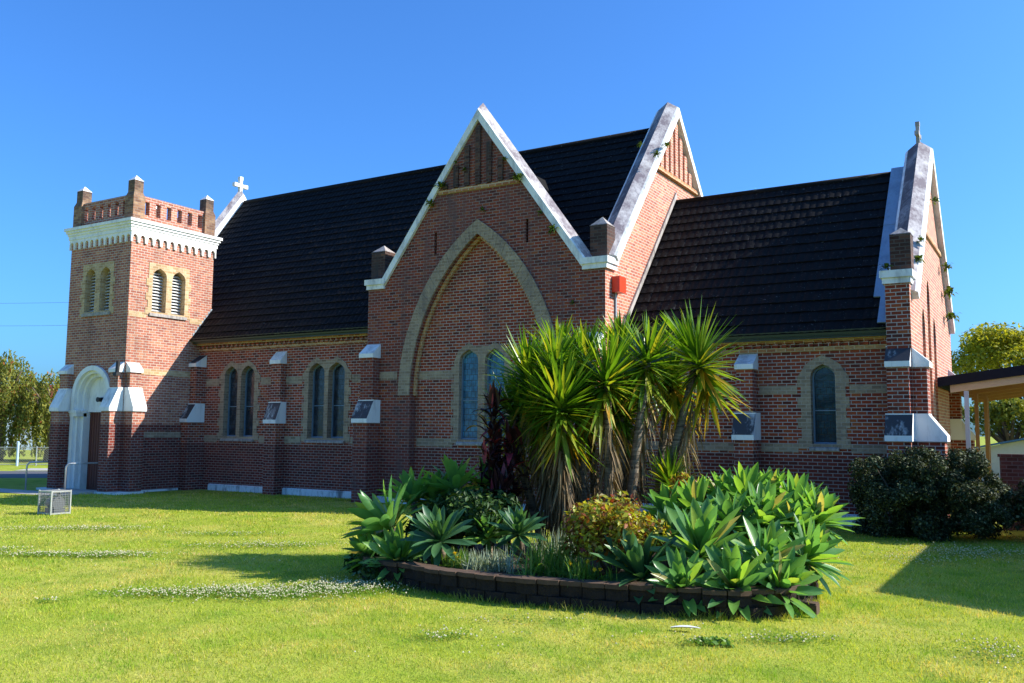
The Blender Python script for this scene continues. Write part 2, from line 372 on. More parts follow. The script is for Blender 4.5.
# ------------------------------------------------------------------ mesh helpers
class MB:
    def __init__(s):
        s.v, s.f, s.mi = [], [], []

    def add(s, vs, fs, mi=0):
        o = len(s.v)
        s.v += [tuple(v) for v in vs]
        s.f += [tuple(i + o for i in f) for f in fs]
        s.mi += ([mi] * len(fs)) if isinstance(mi, int) else list(mi)
        return s

    def box(s, x0, x1, y0, y1, z0, z1, mi=0):
        return s.add([(x, y, z) for z in (z0, z1) for y in (y0, y1) for x in (x0, x1)],
                     [(0, 2, 3, 1), (4, 5, 7, 6), (0, 1, 5, 4), (2, 6, 7, 3), (0, 4, 6, 2), (1, 3, 7, 5)], mi)

    def prism(s, pts, off, mi=0, side_mi=None):
        """polygon pts (3D) extruded by off; side_mi gives a material per side face"""
        n = len(pts)
        off = Vector(off)
        vs = [Vector(p) for p in pts] + [Vector(p) + off for p in pts]
        fs = [tuple(range(n)), tuple(range(2 * n - 1, n - 1, -1))] + [(i, (i + 1) % n, n + (i + 1) % n, n + i) for i in range(n)]
        m = [mi, mi] + ([mi] * n if side_mi is None else list(side_mi))
        return s.add(vs, fs, m)

    def tube(s, path, radii, n=8, mi=0, caps=True):
        path = [Vector(p) for p in path]
        if not isinstance(radii, (list, tuple)):
            radii = [radii] * len(path)
        rings = []
        up = None
        for i, p in enumerate(path):
            d = (path[min(i + 1, len(path) - 1)] - path[max(i - 1, 0)]).normalized()
            if up is None:
                up = d.orthogonal().normalized()
            up = (up - d * up.dot(d)).normalized()
            w = d.cross(up)
            rings.append([p + (up * math.cos(2 * math.pi * j / n) + w * math.sin(2 * math.pi * j / n)) * radii[i] for j in range(n)])
        fs = []
        for i in range(len(path) - 1):
            for j in range(n):
                fs.append((i * n + j, i * n + (j + 1) % n, (i + 1) * n + (j + 1) % n, (i + 1) * n + j))
        if caps:
            fs += [tuple(range(n - 1, -1, -1)), tuple((len(path) - 1) * n + j for j in range(n))]
        return s.add([v for r in rings for v in r], fs, mi)

    def sweep(s, path, plane_n, prof, mi=0, closed_caps=True):
        """profile (a along plane_n, b along in-plane normal) swept with mitres along a planar path"""
        path = [Vector(p) for p in path]
        pn = Vector(plane_n).normalized()
        m = len(prof)
        vs = []
        for i, p in enumerate(path):
            ds = []
            if i > 0: ds.append((path[i] - path[i - 1]).normalized())
            if i < len(path) - 1: ds.append((path[i + 1] - path[i]).normalized())
            ns = [pn.cross(d) for d in ds]
            ns = [q if q.z >= 0 else -q for q in ns]
            if len(ns) == 2:
                b = (ns[0] + ns[1]).normalized()
                sc = 1 / max(0.2, b.dot(ns[0]))
            else:
                b, sc = ns[0], 1
            vs += [p + pn * a + b * (sc * bb) for a, bb in prof]
        fs, ms = [], []
        for i in range(len(path) - 1):
            for j in range(m):
                fs.append((i * m + j, i * m + (j + 1) % m, (i + 1) * m + (j + 1) % m, (i + 1) * m + j))
                ms.append(mi if isinstance(mi, int) else mi[j])
        fs += [tuple(range(m)), tuple((len(path) - 1) * m + j for j in range(m - 1, -1, -1))]
        ms += [0, 0]
        return s.add(vs, fs, ms)

    def plate(s, outer, holes, t, mp, mi=0):
        """flat wall with openings: 2D loops, thickness t, mp maps (u, v, w)"""
        bm = bmesh.new()
        loops = []
        for lp in [outer] + list(holes):
            vv = [bm.verts.new((a, b, 0)) for a, b in lp]
            for i in range(len(vv)):
                bm.edges.new((vv[i], vv[(i + 1) % len(vv)]))
            loops.append(vv)
        bmesh.ops.triangle_fill(bm, use_beauty=True, use_dissolve=False, edges=bm.edges[:])
        bm.verts.index_update()
        vs = [(v.co.x, v.co.y) for v in bm.verts]
        tris = [[v.index for v in f.verts] for f in bm.faces]
        lp_i = [[v.index for v in lp] for lp in loops]
        bm.free()
        n = len(vs)
        V = [mp(a, b, 0) for a, b in vs] + [mp(a, b, t) for a, b in vs]
        F = [tuple(x) for x in tris] + [tuple(i + n for i in reversed(x)) for x in tris]
        for lp in lp_i:
            for i in range(len(lp)):
                a, b = lp[i], lp[(i + 1) % len(lp)]
                F.append((a, b, b + n, a + n))
        return s.add(V, F, mi)

    def build(s, name, mats, parent=None, smooth=False, loc=None):
        me = bpy.data.meshes.new(name)
        pl = world_loc(parent) if parent else (Vector(loc) if loc else Vector((0, 0, 0)))
        me.from_pydata([tuple(Vector(v) - pl) for v in s.v], [], s.f)
        for m in (mats if isinstance(mats, list) else [mats]):
            me.materials.append(m)
        for p, i in zip(me.polygons, s.mi):
            p.material_index = i
        bm = bmesh.new(); bm.from_mesh(me)
        bmesh.ops.recalc_face_normals(bm, faces=bm.faces[:])
        bm.to_mesh(me); bm.free()
        if smooth:
            me.shade_smooth()
        o = bpy.data.objects.new(name, me)
        col.objects.link(o)
        if parent: o.parent = parent
        elif loc: o.location = loc
        return o


def world_loc(o):
    l = Vector((0, 0, 0))
    while o:
        l = l + o.location
        o = o.parent
    return l


def np_obj(name, verts, faces, mats, parent=None, mi=None, smooth=False, world_coords=True):
    """fast mesh from numpy arrays; faces (M,k)"""
    verts = np.asarray(verts, float)
    if parent is not None and world_coords:
        verts = verts - np.array(world_loc(parent))
    me = np_mesh(name, verts, faces, mats, mi, smooth)
    o = bpy.data.objects.new(name, me)
    col.objects.link(o)
    if parent is not None: o.parent = parent
    return o


def np_mesh(name, verts, faces, mats, mi=None, smooth=False):
    me = bpy.data.meshes.new(name)
    M_, k_ = faces.shape
    me.vertices.add(len(verts)); me.vertices.foreach_set("co", np.asarray(verts, np.float32).ravel())
    me.loops.add(M_ * k_); me.loops.foreach_set("vertex_index", faces.astype(np.int32).ravel())
    me.polygons.add(M_); me.polygons.foreach_set("loop_start", np.arange(0, M_ * k_, k_, dtype=np.int32))
    for m in (mats if isinstance(mats, list) else [mats]):
        me.materials.append(m)
    if mi is not None:
        me.polygons.foreach_set("material_index", np.asarray(mi, np.int32))
    me.polygons.foreach_set("use_smooth", np.full(M_, smooth))
    me.update(calc_edges=True)
    me.validate()
    return me


def tag(o, label=None, cat=None, group=None, kind=None):
    if label: o["label"] = label
    if cat: o["category"] = cat
    if group: o["group"] = group
    if kind: o["kind"] = kind
    return o


def thing(name, loc, label, cat, group=None):
    o = bpy.data.objects.new(name, None)
    o.empty_display_size = 0.3
    col.objects.link(o)
    o.location = loc
    return tag(o, label, cat, group)


def mS(y0): return lambda u, v, w: (u, y0 + w, v)      # wall facing the camera side, w into the wall
def mE(x0): return lambda u, v, w: (x0 - w, u, v)      # wall facing the sun side


def arch(cx, hw, zs, h, n=8):
    """pointed arch points from right spring to left spring"""
    s_ = h * h / hw
    rad, c = (s_ + hw) / 2, (s_ - hw) / 2
    a1 = math.asin(min(1, h / rad))
    pts = []
    for i in range(n + 1):
        a = a1 * i / n
        pts.append((cx - c + rad * math.cos(a), zs + rad * math.sin(a)))
    return pts + [(2 * cx - x, z) for x, z in reversed(pts[:-1])]


def lancet(cx, hw, z0, zs, zt, n=5):
    h = zt - zs
    r = [(1, 0), (0.95, 0.30), (0.80, 0.56), (0.45, 0.80), (0, 1)]
    p = [(cx + hw * a, zs + h * b) for a, b in r]
    return [(cx - hw, z0), (cx + hw, z0)] + p + [(2 * cx - x, z) for x, z in reversed(p[:-1])]


def semi(cx, r, zs, n=16):
    return [(cx + r * math.cos(math.pi * i / n), zs + r * math.sin(math.pi * i / n)) for i in range(n + 1)]


# ------------------------------------------------------------------ ground
def sheet(name, pts, z, mat):
    o = MB().add([(x, y, z) for x, y in pts], [tuple(range(len(pts)))]).build(name, mat)
    return tag(o, kind='structure')

sheet('lawn', [(-900, -200), (600, -200), (600, 900), (-900, 900)], 0, M['lawn'])
d_ = Vector((0.74, 0.67)); nn = Vector((-0.67, 0.74))
def strip(name, p, a, b, w0, w1, z, mat):
    p = Vector(p)
    sheet(name, [p + d_ * a + nn * w0, p + d_ * b + nn * w0, p + d_ * b + nn * w1, p + d_ * a + nn * w1], z, mat)
strip('road', (-39.2, 22.2), -60, 60, 0, 6.5, 0.008, M['asphalt'])
strip('pavement', (-39.2, 22.2), -2, 60, 7.0, 9.6, 0.012, M['concrete'])
sheet('path', [(-60, 16.4), (-28.0, 17.4), (-28.0, 18.5), (-60, 17.7)], 0.012, M['concrete'])
MB().box(-30.25, -28.0, 18.35, 19.36, -0.05, 0.07).build('landing', M['concrete'])
tag(bpy.data.objects['landing'], kind='structure')

# ------------------------------------------------------------------ church
YN, YC, YT, YR = 22.5, 23.24, 21.92, 27.25          # nave wall, chancel wall, transept front, ridge
XTL, XTR, XTM = -18.74, -10.37, -14.555             # transept
XE = -2.82                                          # chancel end wall
XW = -30.95                                         # west gable
TX0, TX1, TY0, TY1 = -30.89, -27.40, 19.38, 22.96   # tower
church = thing('church', (-16, 27, 0), 'red brick church with black tiled roof, square tower and three steep gables', 'church')

def win_surround(cxs, hw, z0, zs, zt, depth, y_or_x, mp_fn, mat, band=0.2, proud=0.018, parent=None, tooth=0.09, sq=False):
    """brick surround with toothed edges around one or two lancets"""
    l, r = cxs[0] - hw - band, cxs[-1] + hw + band
    pts = []
    z = z0 - 0.12
    i = 0
    right = []
    while z < zs - 0.05:
        e = tooth if i % 2 == 0 else 0
        z2 = min(z + 0.258, zs)
        right += [(r + e, z), (r + e, z2)]
        z = z2; i += 1
    top = []
    if sq:
        top = [(r, zt + band), (l, zt + band)]
    else:
        for k_, cx in enumerate(reversed(cxs)):
            hw2 = hw + band if len(cxs) == 1 else hw + band * 0.72
            a = lancet(cx, hw2, 0, zs, zt + band * 0.95)[2:]
            top += a[1:-1] if not (len(cxs) == 2) else (a[1:-3] if k_ == 0 else a[3:-1])
    left = [(l + (r - x) , zz) for x, zz in reversed(right)]
    outer = right + top + left
    holes = [lancet(c, hw, z0, zs, zt) for c in cxs]
    mb = MB()
    mp = mp_fn(y_or_x)
    mb.plate(outer, holes, depth + proud, lambda u, v, w: mp(u, v, w - proud))
    return mb.build('surround', mat, parent)

def window(cxs, hw, z0, zs, zt, base, mp_fn, sur_mat, glass, depth=0.24, band=0.2, parent=church, sill=True, sq=False, frame=None, tooth=0.09):
    mp = mp_fn(base)
    fr = MB()
    for c in cxs:
        # lead frame ring and saddle bars
        ol, il = lancet(c, hw - 0.004, z0 + 0.003, zs, zt - 0.004), lancet(c, hw - 0.045, z0 + 0.045, zs, zt - 0.06)
        fr.plate(ol, [il], 0.05, lambda u, v, w: mp(u, v, w + depth - 0.05))
        for zz in (z0 + (zs - z0) * 0.5,):
            a, b = mp(c - hw + 0.03, zz - 0.014, depth - 0.035), mp(c + hw - 0.03, zz + 0.014, depth - 0.008)
            fr.box(min(a[0], b[0]), max(a[0], b[0]), min(a[1], b[1]), max(a[1], b[1]), a[2], b[2])
    w_ = fr.build('window', frame or M['frame_blue'], parent)
    for c in cxs:
        MB().plate(lancet(c, hw - 0.02, z0 + 0.02, zs, zt - 0.02), [], 0.02, lambda u, v, w: mp(u, v, w + depth - 0.004)).build('glass', glass, w_)
    win_surround(cxs, hw, z0, zs, zt, depth + 0.03, base, mp_fn, sur_mat, band, parent=w_, sq=sq, tooth=tooth)
    if sill:
        sl = MB()
        l, r = cxs[0] - hw - 0.06, cxs[-1] + hw + 0.06
        prof = [(-0.07, z0 - 0.17), (0.02, z0 - 0.17), (depth - 0.06, z0 - 0.01), (depth - 0.06, z0 + 0.012), (-0.07, z0 - 0.10)]
        pts = [mp(l, zz, ww) for ww, zz in prof]
        o1 = Vector(mp(r, 0, 0)) - Vector(mp(l, 0, 0))
        sl.prism(pts, o1)
        sl.build('sill', M['stone'], w_)
    return w_

def hole(c, hw, z0, zs, zt, g=0.025):
    return lancet(c, hw + g, z0 - g, zs, zt + g)

# --- nave front wall with two window pairs
W1, W2 = (-25.62, -24.76), (-21.43, -20.53)
nw = MB().plate([(TX1 + 0.01, -0.3), (XTL + 0.4, -0.3), (XTL + 0.4, 5.45), (TX1 + 0.01, 5.45)],
                [hole(c, 0.34, 1.95, 4.12, 4.5) for c in W1] + [hole(c, 0.36, 1.95, 4.12, 4.48) for c in W2], 0.42, mS(YN)).build('nave_wall', M['brick'], church)
MB().box(TX0 + 0.3, XTR - 0.5, 31.6, 32.0, -0.3, 5.45).build('nave_wall', M['brick'], church)
window(W1, 0.34, 1.95, 4.12, 4.5, YN, mS, M['brick_cream'], M['glass'])
window(W2, 0.36, 1.95, 4.12, 4.48, YN, mS, M['brick_cream'], M['glass'])

def string(x0, x1, y, z0, z1, proud=0.012, mat='brick_cream', name='string_course'):
    return MB().box(x0, x1, y - proud, y + 0.05, z0, z1).build(name, M[mat], church)
for (x0, x1) in ((-26.95, -26.28), (-24.10, -23.42), (-22.86, -22.10), (-19.86, -18.86)):
    string(x0, x1, YN, 3.80, 4.05)
for (x0, x1) in ((-26.95, -26.28), (-24.10, -23.44), (-22.86, -22.10), (-19.86, -18.88)):
    string(x0, x1, YN, 1.745, 2.0)
# plinths
def plinth(x0, x1, y, h=0.24, p=0.05):
    MB().prism([(x0, y - p, -0.1), (x0, y - p, h - 0.04), (x0, y + 0.02, h), (x0, y + 0.02, -0.1)], (x1 - x0, 0, 0)).build('plinth', M['plinth'], church)
plinth(-26.6, -23.46, YN); plinth(-22.84, -18.9, YN)
plinth(XTR + 0.02, -3.38, YC, 0.30)
plinth(-18.2, -17.02, YT, 0.2); plinth(-16.98, -12.12, YT + 0.3, 0.2); plinth(-12.08, -10.95, YT, 0.2)

# --- buttresses
def buttress(cx, w, wall, d1, d2, z1b, z1t, z2b, z2t, face='S', mat='brick', wl=None, lo=-0.2, mould=(True, False)):
    wl = wl or w
    def P(a, d, z):           # a across, d out of the wall
        return (cx + a, wall - d, z) if face == 'S' else (wall + d, cx + a, z)
    mb = MB()
    def bx(hw, d, za, zb):
        a, b = P(-hw, -0.06, za), P(hw, d, zb)
        mb.box(min(a[0], b[0]), max(a[0], b[0]), min(a[1], b[1]), max(a[1], b[1]), za, zb)
    bx(wl / 2, d1, lo, z1b + 0.04)
    bx(w / 2, d2, z1b - 0.02, z2b + 0.04)
    b = mb.build('buttress', M[mat], church)
    def cap(hw, d, din, zb, zt, dirty):
        lip = min(0.13, (zt - zb) * 0.28)
        pr = [(-0.05, zb), (d + 0.06, zb), (d + 0.06, zb + lip), (din + 0.012, zt - 0.03), (din + 0.012, zt), (-0.05, zt)]
        c = MB().prism([P(-hw - 0.035, dd, zz) for dd, zz in pr], Vector(P(hw + 0.035, 0, 0)) - Vector(P(-hw - 0.035, 0, 0)),
                       0, [0, 0, 1, 0, 0, 0])
        c.build('weathering_cap', [M['white_clean'], M['mould'] if dirty else M['white']], b)
    cap(wl / 2, d1, d2, z1b, z1t, mould[0])
    cap(w / 2, d2, -0.05, z2b, z2t, mould[1])
    return b
buttress(-23.13, 0.46, YN, 0.42, 0.24, 2.42, 3.17, 4.49, 5.0, wl=0.54)
buttress(-27.2, 0.34, YN, 0.72, 0.42, 2.45, 3.14, 4.49, 5.0, mould=(True, True))
buttress(-18.47, 0.50, YT, 0.58, 0.32, 2.45, 3.17, 4.49, 5.0, wl=0.56, mat='brick_transept')
buttress(-10.68, 0.50, YT, 0.58, 0.32, 2.45, 3.17, 4.49, 5.0, wl=0.56)
buttress(-6.85, 0.42, YC, 0.60, 0.42, 2.06, 2.76, 3.88, 4.36, wl=0.50)
buttress(-3.11, 0.48, 22.56, 0.40, 0.22, 2.08, 2.72, 3.80, 4.32, wl=0.52, mould=(True, True))
buttress(22.86, 0.50, XE, 0.62, 0.30, 2.08, 2.72, 3.80, 4.32, face='E', wl=0.54, mould=(False, False))
buttress(31.0, 0.50, XE, 0.62, 0.30, 2.08, 2.72, 3.80, 4.32, face='E', wl=0.54, mould=(False, False))

# --- transept front gable with the great blind arch
def rel(pts): return [(XTM + a, b) for a, b in pts]
wall_out = [(XTL, -0.3)]
o_arch_l = 2.43
inner = arch(XTM, 2.43, 3.3, 4.8, 12)
outer_pts = [(XTL, -0.3), (XTM - 2.43, -0.3)] + list(reversed(inner)) + [(XTM + 2.43, -0.3), (XTR - 0.006, -0.3), (XTR - 0.006, 6.75), (XTM + 3.55, 6.75), (XTM, 11.62), (XTM - 3.55, 6.75), (XTL, 6.75)]
slits = [[(x - 0.045, z0), (x + 0.045, z0), (x + 0.045, z1), (x - 0.045, z1)] for x, z0, z1 in ((-16.115, 7.62, 8.3), (-12.855, 7.66, 8.36))]
MB().plate(outer_pts, slits, 0.5, mS(YT)).build('transept_wall', M['brick_transept'], church)
W3 = (-14.99, -14.07)
MB().plate([(XTM - 2.6, -0.3), (XTM + 2.6, -0.3)] + arch(XTM, 2.6, 3.3, 5.0, 12), [hole(c, 0.34, 1.97, 4.3, 4.66) for c in W3], 0.3,
           mS(YT + 0.26)).build('arch_panel', M['brick'], church)
window(W3, 0.34, 1.97, 4.3, 4.66, YT + 0.26, mS, M['brick_cream'], M['glass_blue'], depth=0.16)
MB().box(-16.3, -12.7, YT + 0.48, YT + 0.5, 7.5, 8.5).build('slit_backing', M['dark_in'], church)
# arch ring of cream voussoirs: separate wedges inside one mesh
ar = MB()
A_o, A_i = arch(XTM, 2.88, 3.3, 5.24, 34), arch(XTM, 2.43, 3.3, 4.8, 34)
for i in range(len(A_o) - 1):
    q = [A_o[i], A_o[i + 1], A_i[i + 1], A_i[i]]
    c_ = (sum(a for a, b in q) / 4, sum(b for a, b in q) / 4)
    q = [(c_[0] + (a - c_[0]) * 0.95, c_[1] + (b - c_[1]) * 0.985) for a, b in q]
    j = 0.012 * random.random()
    ar.prism([(a, YT - 0.05 - j, b) for a, b in q], (0, 0.09 + j, 0))
# inner moulded ring a little back
ar.build('arch_ring', M['brick_cream'], church)
ar = MB()
A_j = arch(XTM, 2.33, 3.3, 4.68, 34)
for i in range(len(A_o) - 1):
    ar.prism([(a, YT + 0.14, b) for a, b in (A_i[i], A_i[i + 1], A_j[i + 1], A_j[i])], (0, 0.10, 0))
ar.build('inner_arch', M['brick_orange'], church)
for (x0, x1, z0, z1, yy) in ((-18.2, -17.5, 3.80, 4.05, YT), (-16.9, -15.55, 3.80, 4.05, YT + 0.26), (-13.5, -12.2, 3.80, 4.05, YT + 0.26),
                             (-11.6, -10.95, 3.80, 4.05, YT), (-16.9, -15.55, 1.745, 2.0, YT + 0.26), (-13.5, -12.2, 1.745, 2.0, YT + 0.26)):
    string(x0, x1, yy, z0, z1)
# ribbed gable top
rib = MB()
for i in range(-4, 5):
    x = XTM + i * 0.40
    top = 11.62 - abs(x - XTM) * 1.372 - 0.22
    if top > 9.75:
        rib.box(x - 0.085, x + 0.085, YT - 0.07, YT + 0.02, 9.62, top)
rib.build('gable_rib', M['brick_dark'], church)
string(-16.0, -13.1, YT, 9.46, 9.58, 0.06, 'brick_orange', 'gable_string')

COP = [(-0.33, -0.02), (-0.33, 0.20), (-0.27, 0.24), (0.0, 0.40), (0.27, 0.24), (0.33, 0.20), (0.33, -0.02)]
def coping(path, pn, w, mats, h=1.0):
    prof = [(a * w / 0.33, b * h) for a, b in COP]
    MB().sweep(path, pn, prof, [0, 0, 1, 2, 0, 0, 0]).build('coping', mats, church)
coping([(XTM - 3.52, YT + 0.20, 6.80), (XTM, YT + 0.20, 11.63), (XTM + 3.52, YT + 0.20, 6.80)], (0, 1, 0), 0.30, [M['white'], M['coping_top'], M['coping_top']], 0.85)

def pinnacle(x, y, w, z0, z1, z2, mat='brick_dark', capmat='stone'):
    p = MB().box(x - w / 2, x + w / 2, y - w / 2, y + w / 2, z0, z1)
    p = p.build('pinnacle', M[mat], church)
    e = w / 2 + 0.012
    MB().add([(x - e, y - e, z1 - 0.02), (x + e, y - e, z1 - 0.02), (x + e, y + e, z1 - 0.02), (x - e, y + e, z1 - 0.02), (x, y, z2)],
             [(3, 2, 1, 0), (0, 1, 4), (1, 2, 4), (2, 3, 4), (3, 0, 4)]).build('pinnacle_cap', M[capmat], p)

def kneeler(x0, x1, y0, y1, z0, z1):
    mb = MB().box(x0 + 0.05, x1 - 0.05, y0 + 0.05, y1, z0, z0 + (z1 - z0) * 0.45)
    mb.box(x0, x1, y0, y1 + 0.01, z0 + (z1 - z0) * 0.45, z1)
    mb.build('kneeler', M['white'], church)
kneeler(XTL - 0.09, XTM - 3.46, YT - 0.12, YT + 0.56, 6.70, 7.02)
kneeler(XTM + 3.46, XTR + 0.13, YT - 0.12, YT + 0.62, 6.70, 7.02)
pinnacle(-18.58, 22.45, 0.56, 7.0, 8.0, 8.24, 'brick_dark')
pinnacle(-10.65, 22.35, 0.52, 7.0, 7.98, 8.24, 'brick_dark')
# low saddle roof behind the gable parapet
MB().add([(XTM - 3.2, YT + 0.45, 6.2), (XTM, YT + 0.45, 10.75), (XTM + 3.2, YT + 0.45, 6.2), (XTM - 3.2, 22.7, 6.2), (XTM, 26.05, 10.75), (XTM + 3.2, 22.7, 6.2)],
         [(0, 1, 4, 3), (1, 2, 5, 4)]).build('saddle_roof', M['tile'], church)

# --- nave east gable (closes the nave above the chancel roof) and the transept's side wall
def gy(pts): return pts
eg = [(YT + 0.004, -0.3), (32.6, -0.3), (32.6, 6.9), (YR, 12.60), (22.45, 7.0), (YT + 0.004, 6.75)]
MB().plate(eg, [], 0.45, mE(XTR)).build('nave_gable_wall', M['brick_gable'], church)
coping([(XTR - 0.22, 22.42, 6.96), (XTR - 0.22, YR, 12.61), (XTR - 0.22, 32.5, 6.9)], (1, 0, 0), 0.40, [M['white'], M['coping_dark'], M['coping_top']], 0.9)
rib = MB()
for i in range(-7, 8):
    y = YR + i * 0.42
    top = 12.60 - abs(y - YR) * 1.165 - 0.15
    if top > 10.75:
        rib.box(XTR - 0.02, XTR + 0.075, y - 0.12, y + 0.12, 10.55, top)
rib.build('gable_rib', M['brick_gable'], church)
MB().box(XTR - 0.02, XTR + 0.11, 25.2, 29.3, 10.40, 10.52).build('gable_string', M['brick_orange'], church)

# --- west gable
wg = [(22.97, 0), (32.0, 0), (32.0, 6.0), (YR, 12.35), (22.97, 6.7)]
MB().plate(wg, [], 0.4, mE(XW + 0.2)).build('west_gable_wall', M['brick'], church)
coping([(XW, 22.98, 6.72), (XW, YR, 12.36), (XW, 32.1, 6.0)], (1, 0, 0), 0.27, [M['white_clean'], M['coping_top'], M['coping_top']], 0.9)

def cross(x, y, z, h, arm, t):
    mb = MB()
    mb.prism([(x - t, y - t, z), (x + t, y - t, z), (x + t, y + t, z), (x - t, y + t, z)], (0, 0, h))
    for s in (-1, 1):
        mb.box(x - t * 0.98, x + t * 0.98, y + (t if s > 0 else -arm), y + (arm if s > 0 else -t), z + h * 0.52, z + h * 0.52 + 2 * t)
    # flared ends
    for (yy, zz) in ((y - arm, z + h * 0.52 + t), (y + arm, z + h * 0.52 + t), (y, z + h)):
        mb.box(x - t * 1.15, x + t * 1.15, yy - t * 1.2, yy + t * 1.2, zz - t * 1.2, zz + t * 1.2)
    mb.box(x - t * 1.7, x + t * 1.7, y - t * 1.7, y + t * 1.7, z - 0.3, z + 0.10)
    mb.build('cross', M['stone'] if x > -10 else M['white_clean'], church)
cross(XW, YR, 12.60, 0.82, 0.30, 0.07)
cross(XE - 0.22, YR, 10.30, 0.78, 0.22, 0.05)

# --- tiled roofs: real overlapping courses with a rolled profile
def tile_roof(name, x0, x1, ye, ze, yr, zr, n, pitch=0.22, first=0):
    nx = int((x1 - x0) / pitch * 6)
    xs = np.linspace(x0, x1, nx + 1)
    sl = Vector((0, yr - ye, zr - ze)); L = sl.length; sl = sl / L
    nrm = Vector((0, -sl.z, sl.y))
    if nrm.z < 0: nrm = -nrm
    ph = (xs - x0) / pitch * 2 * np.pi
    V, F = [], []
    rr = np.random.default_rng(3)
    for c in range(first, n):
        a0, a1 = L * c / n - 0.02 + rr.normal(0, 0.006), L * (c + 1) / n + 0.03
        jit = np.repeat(rr.normal(0, 0.004, nx // 6 + 2), 6)[:nx + 1]
        wave = 0.017 * np.abs(np.sin(ph / 2)) ** 0.8
        lift0 = 0.040 + wave + jit
        lift1 = 0.006 + wave * 0.9 + jit
        rows = []
        for a, lf in ((a0, np.full(nx + 1, -0.005)), (a0, lift0), (a1, lift1)):
            p = np.zeros((nx + 1, 3))
            p[:, 0] = xs
            p[:, 1] = ye + sl.y * a + nrm.y * lf
            p[:, 2] = ze + sl.z * a + nrm.z * lf
            rows.append(p)
        base = len(V) * (nx + 1)
        V += rows
        for r_ in range(2):
            i = np.arange(nx) + base + r_ * (nx + 1)
            F.append(np.stack([i, i + 1, i + nx + 2, i + nx + 1], 1))
    V = np.concatenate(V); F = np.concatenate(F)
    return np_obj(name, V, F, M['tile'], church)

nr = tile_roof('nave_roof', XW + 0.22, XTL + 0.1, 22.06, 5.47, YR, 12.25, 24)
tile_roof('nave_roof', XTL + 0.1, XTR - 0.45, 22.06, 5.47, YR, 12.25, 24, first=3)
MB().add([(XW + 0.3, YR, 12.25), (XTR - 0.5, YR, 12.25), (XTR - 0.5, 32.4, 5.47), (XW + 0.3, 32.4, 5.47)], [(0, 1, 2, 3)]).build('back_slope', M['tile'], nr)
MB().tube([(XW + 0.35, YR, 12.27), (XTR - 0.45, YR, 12.27)], 0.11, 10).build('ridge_tile', M['tile'], nr, True)
chr_ = tile_roof('chancel_roof', XTR + 0.02, XE - 0.42, 22.83, 4.72, YR, 9.70, 16)
MB().add([(XTR + 0.02, YR, 9.76), (XE - 0.4, YR, 9.76), (XE - 0.4, 31.7, 4.72), (XTR + 0.02, 31.7, 4.72)], [(0, 1, 2, 3)]).build('back_slope', M['tile'], chr_)
MB().tube([(XTR + 0.02, YR, 9.70), (XE - 0.9, YR, 9.70)], 0.10, 10).build('ridge_tile', M['tile'], chr_, True)
fl = MB()
sy, sz = YR - 22.83, 9.76 - 4.72
for a0, a1, dz in ((0.16, 0.60, 0.10), (0.595, 1.0, 0.112)):
    y0, z0, y1, z1 = 22.83 + sy * a0, 4.72 + sz * a0, 22.83 + sy * a1, 4.72 + sz * a1
    fl.prism([(XE - 0.95, y0, z0 + dz), (XE - 0.40, y0, z0 + dz), (XE - 0.40, y1, z1 + dz), (XE - 0.95, y1, z1 + dz)], (0, -0.02, 0.02))
fl.build('flashing', M['zinc'], chr_)
MB().prism([(XE - 0.78, 22.86, 4.90), (XE - 0.50, 22.86, 4.90), (XE - 0.50, 23.7, 5.84), (XE - 0.78, 23.7, 5.84)], (0, -0.02, 0.02)).build('flashing', M['zinc'], chr_)
# stepped flashing where the nave roof meets the tower
sf = MB()
for i in range(9):
    y0 = 22.14 + i * 0.095
    z0 = 5.42 + i * 0.125
    sf.box(TX1 - 0.01, TX1 + 0.014, y0, y0 + 0.096, z0, z0 + 0.34)
sf.build('stepped_flashing', M['zinc'], nr)
# lead skirt where the chancel roof meets the nave gable
MB().prism([(XTR + 0.012, 22.9, 4.9), (XTR + 0.012, 22.9, 5.1), (XTR + 0.012, YR, 10.05), (XTR + 0.012, YR, 9.85)], (0.05, 0, 0)).build('flashing', M['stone'], chr_)

def gutter(x0, x1, y, z):
    mb = MB().prism([(x0, y, z), (x0, y - 0.10, z + 0.01), (x0, y - 0.13, z + 0.13), (x0, y - 0.11, z + 0.13), (x0, y - 0.09, z + 0.03), (x0, y, z + 0.03)], (x1 - x0, 0, 0))
    mb.box(x0, x1, y - 0.001, y + 0.03, z - 0.06, z + 0.16)
    mb.build('gutter', M['gutter'], church)
gutter(TX1 + 0.03, XTL + 0.12, 22.16, 5.41)
gutter(XTR + 0.05, XE - 0.36, 22.92, 4.66)
def eave(x0, x1, y, z):
    # two cream oversailing courses with a dentil course between
    MB().box(x0, x1, y - 0.06, y + 0.05, z - 0.30, z - 0.20).build('eaves_course', M['brick_orange'], church)
    de = MB().box(x0, x1, y - 0.03, y + 0.045, z - 0.197, z - 0.088)
    pts = [(x0, y - 0.02)]
    x = x0
    while x < x1 - 0.12:
        pts += [(x + 0.001, y - 0.11), (x + 0.11, y - 0.11), (x + 0.111, y - 0.032), (x + 0.22, y - 0.032)]
        x += 0.22
    pts += [(x, y - 0.02)]
    de = MB().prism([(a, b, z - 0.197) for a, b in pts], (0, 0, 0.109))
    de.build('dentil_course', M['brick'], church)
    MB().box(x0, x1, y - 0.15, y + 0.05, z - 0.085, z + 0.02).build('eaves_course', M['brick_orange'], church)
    MB().box(x0, x1, y - 0.38, y - 0.02, z + 0.025, z + 0.045).build('soffit', M['gutter'], church)
eave(TX1 + 0.02, XTL + 0.05, YN, 5.38)
eave(XTR + 0.02, -3.37, YC, 4.62)

